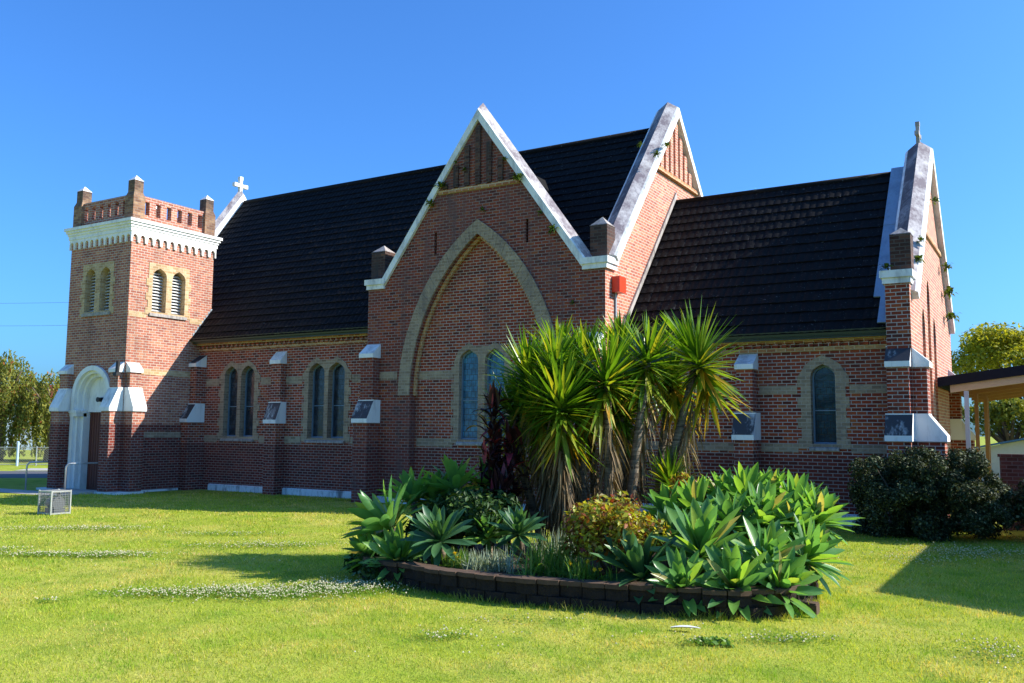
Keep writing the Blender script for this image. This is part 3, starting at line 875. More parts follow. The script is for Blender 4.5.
# --- chancel
MB().plate([(XTR + 0.01, -0.3), (-3.3, -0.3), (-3.3, 4.72), (XTR + 0.01, 4.72)], [hole(-4.985, 0.30, 1.98, 3.66, 3.98)], 0.42, mS(YC)).build('chancel_wall', M['brick'], church)
MB().box(XTR, XE - 0.3, 30.8, 31.2, -0.3, 4.72).build('chancel_wall', M['brick'], church)
window((-4.985,), 0.30, 1.98, 3.66, 3.98, YC, mS, M['brick_cream'], M['glass_teal'], band=0.24)
for (x0, x1) in ((-10.3, -7.12), (-6.58, -5.62), (-4.35, -3.37)):
    string(x0, x1, YC, 3.24, 3.46)
for (x0, x1) in ((-10.3, -7.14), (-6.56, -5.62), (-4.35, -3.37)):
    string(x0, x1, YC, 1.76, 1.98)
# corner pier and east gable
MB().box(-3.36, XE - 0.004, 22.56, 23.3, -0.3, 5.80).build('corner_pier', M['brick'], church)
MB().box(-3.36, XE - 0.004, 31.1, 31.9, -0.3, 5.80).build('corner_pier', M['brick'], church)
kneeler(-3.46, XE + 0.09, 22.45, 23.3, 5.79, 6.10)
kneeler(-3.46, XE + 0.09, 31.1, 32.0, 5.79, 6.10)
pinnacle(-2.99, 22.78, 0.46, 6.1, 6.98, 7.16)
slots = [[(c - 0.30, 0.9), (c + 0.30, 0.9)] + arch(c, 0.30, t, 0.5, 4) for c, t in ((25.0, 5.0), (26.2, 5.9), (27.4, 5.0))]
egc = [(22.57, -0.3), (31.9, -0.3), (31.9, 5.85), (31.2, 5.85), (YR, 9.98), (23.3, 5.85), (22.57, 5.85)]
MB().plate(egc, slots, 0.4, mE(XE)).build('chancel_gable_wall', M['brick_gable'], church)
MB().box(XE - 0.3, XE - 0.12, 24.4, 28.0, 0.6, 6.6).build('blind_lancet', M['brick_orange'], church)
for c, t in ((25.0, 5.0), (26.2, 5.9), (27.4, 5.0)):
    MB().plate([(c - 0.27, t - 0.25), (c + 0.27, t - 0.25)] + arch(c, 0.27, t, 0.44, 4), [], 0.04, lambda u, v, w: (XE - 0.115 + w, u, v)).build('vent', M['dark_in'], church)
coping([(XE - 0.2, 22.95, 5.45), (XE - 0.2, YR, 10.0), (XE - 0.2, 31.6, 5.45)], (1, 0, 0), 0.36, [M['white'], M['coping_dark'], M['coping_top']])
MB().box(XE - 0.02, XE + 0.06, 24.9, 29.6, 7.57, 7.68).build('gable_string', M['brick_orange'], church)

# --- tower
PX = (TX0 + TX1) / 2
ZC = 8.73
def tw_windows(cs, base, mp_fn):
    z0, zs, zt, hw = 6.36, 7.62, 7.95, 0.29
    holes = [hole(c, hw, z0, zs, zt) for c in cs]
    return z0, zs, zt, hw, holes
cs_s, cs_e = (-29.62, -28.75), (20.60, 21.42)
zs_ = tw_windows(cs_s, YT, mS)
dz = 3.3
door_hole = [(PX - 1.02, -0.3), (PX + 1.02, -0.3)] + semi(PX, 1.02, dz)
outer_s = [(TX0, -0.3), (PX - 1.02, -0.3)] + list(reversed(semi(PX, 1.02, dz))) + [(PX + 1.02, -0.3), (TX1, -0.3), (TX1, ZC + 0.4), (TX0, ZC + 0.4)]
MB().plate(outer_s, zs_[4], 0.45, mS(TY0)).build('tower_wall', M['brick_tower'], church)
zs_e = tw_windows(cs_e, TX1, mE)
MB().plate([(TY0 + 0.451, -0.3), (TY1, -0.3), (TY1, ZC + 0.4), (TY0 + 0.451, ZC + 0.4)], zs_e[4], 0.45, mE(TX1)).add([], []).build('tower_wall', M['brick_tower'], church)
MB().box(TX0, TX0 + 0.4, TY0 + 0.451, TY1, -0.3, ZC + 0.4).box(TX0 + 0.401, TX1 - 0.451, TY1 - 0.4, TY1, -0.3, ZC + 0.4).build('tower_wall', M['brick_tower'], church)
MB().box(TX0 + 0.46, TX1 - 0.46, TY0 + 0.46, TY1 - 0.46, 6.0, 8.4).build('belfry_lining', M['dark_in'], church)
def belfry(cs, base, mp_fn, tooth):
    z0, zs, zt, hw = 6.36, 7.62, 7.95, 0.29
    mp = mp_fn(base)
    lv = MB()
    for c in cs:
        z = z0 + 0.05
        while z < zt - 0.10:
            h = hw - 0.01 if z < zs else max(0.05, (hw - 0.01) * (1 - ((z - zs) / (zt - zs)) ** 1.2))
            lv.prism([mp(c - h, z, 0.20), mp(c - h, z + 0.016, 0.19), mp(c - h, z + 0.088, 0.30), mp(c - h, z + 0.07, 0.31)], Vector(mp(c + h, 0, 0)) - Vector(mp(c - h, 0, 0)))
            z += 0.112
    w_ = lv.build('belfry_louvre', M['louvre'], church)
    win_surround(cs, hw, z0, zs, zt, 0.34, base, mp_fn, M['brick_yellow'], 0.17, parent=w_, tooth=tooth, sq=True)
    l, r = cs[0] - hw - 0.1, cs[-1] + hw + 0.1
    prof = [(-0.06, z0 - 0.16), (0.2, z0 - 0.16), (0.2, z0 + 0.012), (-0.06, z0 - 0.06)]
    MB().prism([mp(l, zz, ww) for ww, zz in prof], Vector(mp(r, 0, 0)) - Vector(mp(l, 0, 0))).build('sill', M['stone'], w_)
belfry(cs_s, TY0, mS, 0.09); belfry(cs_e, TX1, mE, 0.09)
# string courses on the tower
MB().box(TX1 - 0.03, TX1 + 0.014, 19.95, 22.1, 4.10, 4.30).build('string_course', M['brick_yellow'], church)
MB().box(TX1 - 0.03, TX1 + 0.012, 19.95, 22.1, 1.9, 2.1).build('string_course', M['brick_cream'], church)
MB().box(TX1 - 0.03, TX1 + 0.012, 19.4, 20.1, 6.10, 6.30).build('string_course', M['brick_yellow'], church)
MB().box(TX1 - 0.03, TX1 + 0.012, 21.98, 22.95, 6.10, 6.30).build('string_course', M['brick_yellow'], church)
# portal
pt = MB()
def aring(ro, ri, y0, y1):
    o = [(PX - ro, 0.0), (PX - ri, 0.0)] + list(reversed(semi(PX, ri, dz, 20))) + [(PX + ri, 0.0), (PX + ro, 0.0)] + semi(PX, ro, dz, 20)
    pt.plate(o, [], y1 - y0, mS(y0))
aring(1.12, 0.95, TY0 - 0.09, TY0 + 0.10)
aring(1.05, 0.85, TY0 + 0.02, TY0 + 0.26)
aring(1.00, 0.74, TY0 + 0.18, TY0 + 0.44)
pt.plate([(PX - 0.9, 2.78), (PX + 0.9, 2.78)] + semi(PX, 0.9, dz), [], 0.1, mS(TY0 + 0.36))
for s in (-1, 1):
    xa, xb = sorted((PX + s * 0.72, PX + s * 1.17))
    pt.box(xa, xb, TY0 - 0.13, TY0 + 0.30, 2.74, 2.84).box(xa + 0.02, xb - 0.02, TY0 - 0.10, TY0 + 0.30, 2.62, 2.741)
pt = pt.build('portal', M['white_clean'], church)
dr = MB().box(PX - 0.9, PX + 0.9, TY0 + 0.47, TY0 + 0.53, 0, 2.85)
for i in range(-5, 6):
    dr.box(PX + i * 0.14 - 0.055, PX + i * 0.14 + 0.055, TY0 + 0.455, TY0 + 0.48, 0.1, 2.8)
dr = dr.build('door', M['door'], church)
MB().tube([(PX + 0.10, TY0 + 0.46, 1.0), (PX + 0.10, TY0 + 0.40, 1.0), (PX + 0.10, TY0 + 0.40, 1.2), (PX + 0.10, TY0 + 0.46, 1.2)], 0.014, 8).build('door_handle', M['metal'], dr)
lamp = MB().tube([(PX + 0.05, TY0 + 0.37, 3.22), (PX + 0.05, TY0 + 0.16, 3.22)], [0.05, 0.09], 12)
lamp.box(PX - 0.02, PX + 0.16, TY0 + 0.30, TY0 + 0.375, 3.14, 3.30)
lamp.build('lamp', M['black'], church)
# corner buttresses
TB = dict(d1=0.46, d2=0.20, z1b=2.80, z1t=3.62, z2b=4.14, z2t=4.56, mat='brick_tower', mould=(False, False))
buttress(TX1 - 0.29, 0.44, TY0, wl=0.48, **TB)
buttress(TX0 + 0.29, 0.44, TY0, wl=0.48, **TB)
buttress(TY0 + 0.29, 0.44, TX1, face='E', wl=0.48, **TB)
bw_ = MB().box(TX0 - 0.46, TX0 + 0.02, TY0 + 0.05, TY0 + 0.53, -0.2, 2.84).box(TX0 - 0.20, TX0 + 0.02, TY0 + 0.07, TY0 + 0.51, 2.8, 4.18).build('buttress', M['brick_tower'], church)
MB().prism([(TX0 + 0.04, TY0 + 0.02, 2.80), (TX0 - 0.52, TY0 + 0.02, 2.80), (TX0 - 0.52, TY0 + 0.02, 2.93), (TX0 - 0.21, TY0 + 0.02, 3.62), (TX0 + 0.04, TY0 + 0.02, 3.62)], (0, 0.54, 0)).build('weathering_cap', M['white'], bw_)
MB().prism([(TX0 + 0.04, TY0 + 0.03, 4.14), (TX0 - 0.26, TY0 + 0.03, 4.14), (TX0 - 0.26, TY0 + 0.03, 4.25), (TX0 + 0.04, TY0 + 0.03, 4.56)], (0, 0.52, 0)).build('weathering_cap', M['white'], bw_)
MB().tube([(TX1 - 0.05, TY0 - 0.26, 4.05), (TX1 - 0.05, TY0 - 0.24, 4.5)], 0.07, 10).box(TX1 - 0.14, TX1 + 0.05, TY0 - 0.36, TY0 - 0.2, 4.0, 4.12).build('floodlight', M['black'], church)
MB().tube([(TX0 - 0.42, TY0 + 0.2, 3.85), (TX0 - 0.50, TY0 + 0.15, 4.25)], 0.06, 10).box(TX0 - 0.5, TX0 - 0.15, TY0 + 0.15, TY0 + 0.2, 3.9, 3.95).build('floodlight', M['black'], church)
MB().box(TX1 - 0.02, TX1 + 0.55, TY0 - 0.5, TY0 + 0.62, -0.1, 0.07).box(TX1 - 0.6, TX1 - 0.02, TY0 - 0.52, TY0, -0.1, 0.068).box(TX1 - 0.02, TX1 + 0.05, TY0 + 0.62, YN - 0.75, -0.1, 0.07).build('plinth', M['plinth'], church)
MB().box(TX0 - 0.5, TX0 + 0.58, TY0 - 0.52, TY0, -0.1, 0.068).build('plinth', M['plinth'], church)

# cornice with arcaded frieze
def frieze(u0, u1, n, mp):
    w = (u1 - u0) / n
    pts = [(u0, 9.14)]
    low = []
    for i in range(n):
        a = u0 + i * w
        c = a + w / 2
        low.append((a, ZC)); low.append((a + w * 0.14, ZC))
        for j in range(6, -1, -1):
            t = math.pi * j / 6
            low.append((c + w * 0.34 * math.cos(t), ZC + 0.14 + 0.13 * math.sin(t)))
        low.append((a + w * 0.86, ZC))
    low.append((u1, ZC))
    clean = []
    for q in low:
        if not clean or (abs(clean[-1][0] - q[0]) + abs(clean[-1][1] - q[1])) > 1e-4:
            clean.append(q)
    return MB().plate(clean + [(u1, 9.14), (u0, 9.14)], [], 0.07, mp)
frieze(TX0 - 0.05, TX1 + 0.05, 12, lambda u, v, w: (u, TY0 - 0.07 + w + 0.003, v)).build('frieze', M['white_clean'], church)
frieze(TY0 - 0.06, TY1 + 0.05, 12, lambda u, v, w: (TX1 + 0.073 - w, u, v)).build('frieze', M['white_clean'], church)
cn = MB()
for z0, z1, pz in ((9.10, 9.25, 0.09), (9.245, 9.34, 0.12), (9.335, 9.43, 0.165), (9.425, 9.53, 0.215)):
    cn.box(TX0 - pz, TX1 + pz, TY0 - pz, TY1 + pz, z0, z1)
cn.build('cornice', M['white_clean'], church)
# parapet with open slots
def slot_plate(u0, u1, n, mp):
    wd = (u1 - u0)
    st = wd / n
    hs = [[(u0 + st * (i + 0.5) - 0.10, 9.80), (u0 + st * (i + 0.5) + 0.10, 9.80), (u0 + st * (i + 0.5) + 0.10, 10.28), (u0 + st * (i + 0.5) - 0.10, 10.28)] for i in range(n)]
    return MB().plate([(u0, 9.52), (u1, 9.52), (u1, 10.47), (u0, 10.47)], hs, 0.22, mp)
PW = 0.48
slot_plate(TX0 + PW - 0.08, TX1 - PW + 0.08, 6, mS(TY0 + 0.10)).build('parapet', M['brick_tower'], church)
slot_plate(TX0 + PW - 0.08, TX1 - PW + 0.08, 6, mS(TY1 - 0.32)).build('parapet', M['brick_tower'], church)
slot_plate(TY0 + PW - 0.08, TY1 - PW + 0.08, 6, mE(TX1 - 0.10)).build('parapet', M['brick_tower'], church)
slot_plate(TY0 + PW - 0.08, TY1 - PW + 0.08, 6, mE(TX0 + 0.32)).build('parapet', M['brick_tower'], church)
M['brick_pier'] = brick_mat("lichen_brick", [(0, (0.20, 0.10, 0.06)), (0.5, (0.36, 0.19, 0.10)), (1, (0.46, 0.29, 0.16))], (0.28, 0.2, 0.15), grime=0.5, grime_col=(0.05, 0.04, 0.035), up=(10.2, 10.9, 1.0))
for (cx, cy) in ((TX0 + 0.235, TY0 + 0.235), (TX1 - 0.235, TY0 + 0.235), (TX1 - 0.235, TY1 - 0.235), (TX0 + 0.235, TY1 - 0.235)):
    a, b = PW / 2, PW / 2 - 0.06
    vs = [(cx + sx * q, cy + sy_ * q, z) for q, z in ((a, 9.52), (a, 10.38), (b, 10.55), (b, 10.98)) for sx, sy_ in ((-1, -1), (1, -1), (1, 1), (-1, 1))]
    fs = [(i * 4 + j, i * 4 + (j + 1) % 4, i * 4 + 4 + (j + 1) % 4, i * 4 + 4 + j) for i in range(3) for j in range(4)] + [(0, 3, 2, 1), (12, 13, 14, 15)]
    p_ = MB().add(vs, fs).build('parapet_pier', M['brick_pier'], church)
    e = b + 0.01
    MB().add([(cx - e, cy - e, 10.97), (cx + e, cy - e, 10.97), (cx + e, cy + e, 10.97), (cx - e, cy + e, 10.97), (cx, cy, 11.18)],
             [(3, 2, 1, 0), (0, 1, 4), (1, 2, 4), (2, 3, 4), (3, 0, 4)]).build('pier_cap', M['white_clean'], p_)

# ------------------------------------------------------------------ things on the church
bx = thing('alarm_box', (-10.31, 22.6, 6.1), 'bright red alarm box high on the sunlit side wall of the front gable', 'alarm box')
MB().box(-10.36, -10.12, 22.32, 22.75, 6.08, 6.52).build('casing', M['red_box'], bx)
MB().tube([(-10.33, 22.52, 6.1), (-10.33, 22.52, 3.4)], 0.035, 8).build('conduit', M['pvc'], bx)

def fern_mesh(seed, n=34, L=0.26):
    r_ = np.random.default_rng(seed)
    V, F = [], []
    for i in range(n):
        az, el = r_.uniform(0, 2 * math.pi), r_.uniform(-0.3, 1.3)
        l = L * r_.uniform(0.6, 1.2)
        d = np.array([math.cos(az) * math.cos(el), math.sin(az) * math.cos(el), math.sin(el)])
        sd_ = np.cross(d, (0, 0, 1.0)); sd_ /= np.linalg.norm(sd_)
        w = 0.035
        p0 = r_.normal(0, 0.03, 3)
        p1 = p0 + d * l * 0.55
        p2 = p1 + (d * 0.5 + np.array([0, 0, -0.5])) * l * 0.6
        b = len(V)
        V += [p0 - sd_ * w * 0.3, p0 + sd_ * w * 0.3, p1 + sd_ * w, p1 - sd_ * w, p2 + sd_ * 0.004, p2 - sd_ * 0.004]
        F += [(b, b + 1, b + 2, b + 3), (b + 3, b + 2, b + 4, b + 5)]
    return np_mesh('fern', np.array(V), np.array(F), M['fern'])
fern_meshes = [fern_mesh(i) for i in range(3)]
FERNS = [(-15.31, 21.78, 10.36, 0.5, 'tiny fern high on the left coping of the front gable, nearest its top'),
         (-15.86, 21.78, 9.70, 1.3, 'bushy fern on the left coping of the front gable beside the cream band'),
         (-16.25, 21.78, 9.20, 1.1, 'fern on the left coping of the front gable just below the cream band'),
         (-15.0, 21.80, 10.1, 0.6, 'small fern among the brick ribs on the left of the front gable top'),
         (-13.55, 21.78, 10.2, 0.6, 'small fern under the right coping near the front gable top'),
         (-13.05, 21.78, 9.55, 1.4, 'largest fern on the right coping of the front gable'),
         (-14.35, 21.82, 8.78, 0.7, 'small fern just above the tip of the great pointed arch'),
         (-12.35, 21.80, 8.45, 0.7, 'small fern beside the slit right of the great arch'),
         (-11.95, 21.80, 7.9, 1.2, 'fern low on the right coping of the front gable'),
         (-11.35, 21.88, 5.79, 0.6, 'small fern on plain brick at the right of the front gable, below its foot'),
         (-10.05, 25.72, 11.15, 1.0, 'fern on the ribbed brick of the tall side gable, upper one'),
         (-10.05, 24.95, 10.65, 1.0, 'fern on the ribbed brick of the tall side gable, lower one'),
         (-10.6, 24.92, 11.05, 0.7, 'fern on the grey coping of the tall side gable, middle height'),
         (-3.3, 22.52, 6.18, 1.0, 'fern at the foot of the right end pinnacle on the white block'),
         (-2.72, 23.6, 6.5, 1.1, 'fern growing behind the right end pinnacle, lower one'),
         (-2.7, 24.05, 7.05, 0.9, 'fern growing behind the right end pinnacle, upper one'),
         (-2.5, 25.6, 8.4, 0.9, 'fern halfway up the right end gable on its sunny edge'),
         (-2.62, 29.3, 7.2, 1.3, 'fern on the far edge of the right end wall, topmost of the column'),
         (-2.62, 29.8, 6.5, 1.6, 'fern on the far edge of the right end wall, middle of the column'),
         (-2.62, 30.2, 5.8, 1.7, 'fern on the far edge of the right end wall, lowest of the column')]
for i, (x, y, z, s, lab) in enumerate(FERNS):
    o = bpy.data.objects.new('fern', fern_meshes[i % 3])
    col.objects.link(o)
    s *= 0.75
    o.location = (x, y, z); o.scale = (s, s, s); o.rotation_euler = (0, 0, i * 1.3)
    tag(o, lab, 'fern', 'ferns growing on the church walls')

# ------------------------------------------------------------------ small things by the tower
def rail(x, y, h, L, label):
    t = thing('handrail', (x, y, 0), label, 'handrail', 'handrails beside the church door')
    pts = [(x, y, 0), (x, y, h - 0.16)] + [(x + 0.16 * (1 - math.cos(a)) * 0.7, y + 0.16 * (1 - math.cos(a)) * 0.7, h - 0.16 + 0.16 * math.sin(a)) for a in (0.4, 0.8, 1.2, 1.57)]
    pts += [(x + 0.3, y + L, h)]
    MB().tube(pts, 0.028, 10).build('rail', M['metal'], t, True)
    MB().tube([(x, y, 0.0), (x, y, 0.025)], 0.06, 12).build('foot_plate', M['metal'], t)
rail(-28.55, 18.15, 1.02, 1.25, 'bent steel handrail in front of the white doorway, nearer the camera')
rail(-31.0, 18.25, 1.0, 1.1, 'bent steel handrail at the far left of the doorway beside the path')

cg = thing('pump_cage', (-22.3, 14.0, 0), 'small white framed wire cage on the lawn with grey pump inside', 'cage')
fr = MB()
cx0, cx1, cy0, cy1, ch = -22.60, -22.06, 13.68, 14.20, 0.62
q_ = 0.017
for x in (cx0, cx1):
    for y in (cy0, cy1):
        fr.box(x - q_, x + q_, y - q_, y + q_, 0, ch)
for z in (0.03, ch - 0.03):
    for y in (cy0, cy1):
        fr.box(cx0 + q_, cx1 - q_, y - q_ * 0.9, y + q_ * 0.9, z - q_, z + q_)
    for x in (cx0, cx1):
        fr.box(x - q_ * 0.9, x + q_ * 0.9, cy0 + q_, cy1 - q_, z - q_, z + q_)
fr.build('frame', M['metal'], cg)
ms = MB()
for i in range(1, 11):
    a = i / 11
    for y in (cy0, cy1):
        ms.box(cx0 + (cx1 - cx0) * a - 0.003, cx0 + (cx1 - cx0) * a + 0.003, y - 0.003, y + 0.003, 0.05, ch - 0.05)
        ms.box(cx0, cx1, y - 0.0031, y + 0.0031, ch * a - 0.003, ch * a + 0.003)
    for x in (cx0, cx1):
        ms.box(x - 0.003, x + 0.003, cy0 + (cy1 - cy0) * a - 0.003, cy0 + (cy1 - cy0) * a + 0.003, 0.05, ch - 0.05)
        ms.box(x - 0.0031, x + 0.0031, cy0, cy1, ch * a - 0.003, ch * a + 0.003)
    ms.box(cx0 + (cx1 - cx0) * a - 0.004, cx0 + (cx1 - cx0) * a + 0.004, cy0, cy1, ch - 0.02, ch - 0.012)
ms.build('mesh_panel', M['wire'], cg)
pm = MB().tube([(-22.52, 13.94, 0.28), (-22.25, 13.94, 0.28)], 0.13, 16).tube([(-22.25, 13.94, 0.28), (-22.14, 13.94, 0.28)], 0.17, 16)
pm.box(-22.52, -22.1, 13.8, 14.08, 0.0, 0.16).tube([(-22.16, 13.94, 0.4), (-22.16, 13.94, 0.56), (-22.35, 13.94, 0.56)], 0.04, 10)
pm.build('pump', M['pump'], cg)

# ------------------------------------------------------------------ leaf builders
def basis(d, up=(0, 0, 1)):
    d = d / (np.linalg.norm(d) + 1e-9)
    s = np.cross(d, up)
    if np.linalg.norm(s) < 1e-4: s = np.array([1.0, 0, 0])
    s /= np.linalg.norm(s)
    return d, s, np.cross(s, d)

def blade(p0, d0, L, W, droop, nseg=6, shape='sword', fold=0.25, curl_up=0.0):
    """one leaf: V-folded strip; returns verts, quads"""
    V, F = [], []
    d = np.array(d0, float); d /= np.linalg.norm(d)
    p = np.array(p0, float)
    for i in range(nseg + 1):
        t = i / nseg
        if shape == 'sword': w = W * (0.75 + 0.25 * min(1, t * 4)) * (1 - t ** 2.2) + 0.0015
        elif shape == 'agave': w = W * (0.42 + 1.45 * t - 0.25 * t * t) * (1 - t ** 3.2) / 1.0 * (0.9 if t < 0.2 else 1) + 0.0012
        else: w = W * math.sin(math.pi * (0.08 + 0.9 * t)) + 0.001
        dd, s, u = basis(d)
        V += [p - s * w / 2 + u * w * fold, p.copy(), p + s * w / 2 + u * w * fold]
        step = L / nseg
        p = p + dd * step
        d = dd + np.array([0, 0, -droop / nseg + curl_up / nseg * t])
    for i in range(nseg):
        b = i * 3
        F += [(b, b + 1, b + 4, b + 3), (b + 1, b + 2, b + 5, b + 4)]
    return V, F

def collect(leaves):
    VV, FF, b = [], [], 0
    for V, F in leaves:
        VV += V
        FF += [tuple(i + b for i in f) for f in F]
        b += len(V)
    return np.array(VV), np.array(FF)

def agave_mesh(seed, mat, n=38):
    r_ = np.random.default_rng(seed)
    lv = []
    for i in range(n):
        t = i / (n - 1)                       # 0 = centre, 1 = outside
        az = i * 2.39996 + r_.normal(0, 0.12)
        tilt = R(6 + 84 * t ** 0.9 + r_.normal(0, 7))
        L = 1.0 * (0.62 + 0.5 * math.sin(math.pi * min(1, 0.18 + 0.62 * t))) * r_.uniform(0.9, 1.08)
        d = np.array([math.cos(az) * math.sin(tilt), math.sin(az) * math.sin(tilt), math.cos(tilt)])
        lv.append(blade(np.array([math.cos(az), math.sin(az), 0]) * 0.05 * t + np.array([0, 0, 0.05 * (1 - t)]), d, L, 0.245 * r_.uniform(0.75, 1.12),
                        0.10 + 0.45 * t * r_.uniform(0.4, 1.2), 9, 'agave', 0.2, 0.35 * t))
    V, F = collect(lv)
    return np_mesh('rosette', V, F, mat, smooth=True)
AGM = [agave_mesh(i, M['agave'], 36 + i) for i in range(3)] + [agave_mesh(11, M['agave_blue'], 36)]

BED_Z = 0.27
def agave(x, y, z, s, tilt_az, tilt, mi, label, group):
    """z: height of the rosette's heart"""
    bx_, by_ = x - math.cos(tilt_az) * 0.18 * (tilt > 0.3), y - math.sin(tilt_az) * 0.18 * (tilt > 0.3)
    t = thing('agave', (bx_, by_, BED_Z), label, 'agave', group)
    o = bpy.data.objects.new('rosette', AGM[mi]); col.objects.link(o); o.parent = t
    o.location = (x - bx_, y - by_, z - BED_Z)
    o.scale = (s, s, s)
    ax = Vector((-math.sin(tilt_az), math.cos(tilt_az), 0))
    o.rotation_mode = 'QUATERNION'
    o.rotation_quaternion = Quaternion(ax, tilt) @ Quaternion((0, 0, 1), random.random() * 6.28)
    if z > BED_Z + 0.1:
        MB().tube([(bx_, by_, BED_Z - 0.05), ((bx_ + x) / 2, (by_ + y) / 2, (z + BED_Z) / 2), (x, y, z)], [0.06, 0.055, 0.05], 8).build('stem', M['cane'], t, True)

GR, GL = 'agaves in the right clump of the garden bed', 'agaves in the left clump of the garden bed'
camaz = math.atan2(-13, 4)
for a in [(-4.70, 11.05, 0.34, 0.66, camaz - 0.5, 0.45, 3, 'blue green agave rosette at the front left of the right clump, beside the croton', GR),
          (-4.10, 11.60, 0.60, 0.72, camaz, 0.45, 0, 'large open agave rosette facing the viewer in the middle of the right clump', GR),
          (-3.55, 11.25, 0.28, 0.56, camaz, 0.85, 1, 'low agave rosette at the very front bottom of the right clump', GR),
          (-3.70, 12.96, 0.92, 0.62, camaz + 0.5, 0.5, 2, 'agave rosette right of centre in the right clump, above the low front one', GR),
          (-4.05, 13.42, 1.18, 0.62, 1.2, 0.12, 1, 'tallest agave rosette at the back top of the right clump', GR),
          (-3.45, 13.80, 1.04, 0.62, 0.5, 0.2, 0, 'upright agave rosette at the back right top of the right clump', GR),
          (-3.02, 12.60, 0.52, 0.58, camaz + 1.2, 0.7, 2, 'agave rosette leaning out at the right end of the right clump, lower one', GR),
          (-3.05, 13.60, 0.92, 0.56, 0.0, 0.4, 1, 'agave rosette leaning right at the right end of the right clump, upper one', GR),
          (-4.60, 12.90, 1.02, 0.60, 2.6, 0.25, 0, 'agave rosette at the upper left of the right clump, behind the croton', GR),
          (-3.36, 11.85, 0.52, 0.58, camaz + 0.6, 0.6, 0, 'agave rosette just above the lowest front one in the right clump', GR),
          (-4.42, 13.60, 1.10, 0.56, 2.0, 0.15, 2, 'narrow upright agave rosette among the top leaves of the right clump', GR),
          (-4.60, 11.95, 0.68, 0.56, 3.0, 0.4, 3, 'bluish agave rosette half hidden behind the front left one of the right clump', GR),
          (-3.30, 13.25, 0.76, 0.56, 0.0, 0.3, 2, 'agave rosette half hidden between the two right end ones of the right clump', GR),
          (-4.12, 10.95, 0.28, 0.48, camaz, 0.9, 0, 'low agave rosette hanging over the block edge left of the lowest front one', GR),
          (-3.12, 11.60, 0.26, 0.54, camaz + 0.8, 0.85, 1, 'low agave rosette spilling over the right end of the block edge', GR),
          (-4.98, 12.75, 0.95, 0.54, 2.9, 0.3, 1, 'agave rosette rising just behind the top of the large croton', GR),
          (-4.00, 12.55, 0.88, 0.58, camaz - 0.3, 0.4, 0, 'agave rosette directly above the large open one in the right clump', GR),
          (-3.40, 14.10, 1.00, 0.54, 0.3, 0.2, 2, 'agave rosette at the far back right of the right clump', GR),
          (-3.84, 14.00, 1.16, 0.56, 1.5, 0.1, 0, 'upright agave rosette at the very back of the right clump, beside the tallest', GR),
          (-9.33, 11.55, 0.30, 0.56, 3.4, 0.85, 1, 'low agave rosette hiding the far left end of the block edge', GL),
          (-8.80, 11.02, 0.74, 0.72, 3.7, 0.95, 0, 'big agave rosette turned sideways at the left end of the bed', GL),
          (-7.80, 10.85, 0.62, 0.54, camaz, 0.5, 3, 'dark bluish agave rosette facing front in the left clump', GL),
          (-8.44, 12.13, 1.24, 0.58, 2.4, 0.2, 1, 'bright agave rosette at the top of the left clump, left one', GL),
          (-8.18, 12.70, 1.24, 0.54, 1.2, 0.15, 0, 'bright agave rosette at the top of the left clump, right one', GL),
          (-6.95, 11.70, 0.70, 0.44, camaz, 0.5, 3, 'small dark agave rosette at the right end of the left clump', GL),
          (-9.13, 11.94, 1.05, 0.56, 2.9, 0.4, 1, 'agave rosette with pale upright tips at the back left of the left clump', GL),
          (-9.03, 10.95, 0.28, 0.56, 4.0, 0.9, 2, 'small agave rosette near the ground at the left end of the bed', GL),
          (-8.43, 10.72, 0.30, 0.54, camaz, 0.9, 2, 'small shaded agave rosette between the sideways one and the front one', GL),
          (-8.84, 12.14, 1.05, 0.54, 2.2, 0.2, 2, 'agave rosette behind the sideways one in the left clump', GL),
          (-7.47, 11.62, 0.62, 0.44, camaz, 0.4, 0, 'shaded agave rosette behind the dark bluish front one of the left clump', GL)]:
    agave(*a)

# ------------------------------------------------------------------ garden bed
bed_pts = [(-9.7, 11.8), (-9.4, 11.1), (-8.9, 10.55), (-8.0, 10.35), (-7.0, 10.2), (-6.0, 10.25), (-5.0, 10.45), (-4.2, 10.65), (-3.4, 10.95), (-2.95, 11.4),
           (-2.85, 12.2), (-3.0, 13.2), (-3.4, 14.2), (-4.3, 14.9), (-5.5, 15.2), (-7.0, 15.0), (-8.4, 14.2), (-9.5, 13.0)]
def smooth_closed(pts, n=6):
    out = []
    m = len(pts)
    for i in range(m):
        p0, p1, p2, p3 = (np.array(pts[(i + k) % m]) for k in (-1, 0, 1, 2))
        for j in range(n):
            t = j / n
            out.append(0.5 * ((2 * p1) + (-p0 + p2) * t + (2 * p0 - 5 * p1 + 4 * p2 - p3) * t ** 2 + (-p0 + 3 * p1 - 3 * p2 + p3) * t ** 3))
    return np.array(out)
bl = smooth_closed(bed_pts)
seg = np.linalg.norm(np.roll(bl, -1, 0) - bl, axis=1)
cum = np.concatenate([[0], np.cumsum(seg)])
def at_len(s_):
    s_ = s_ % cum[-1]
    i = min(len(seg) - 1, int(np.searchsorted(cum, s_, side='right') - 1))
    t = (s_ - cum[i]) / seg[i]
    return bl[i] * (1 - t) + bl[(i + 1) % len(bl)] * t
wallm, capm = MB(), MB()
BLK = cum[-1] / round(cum[-1] / 0.30)
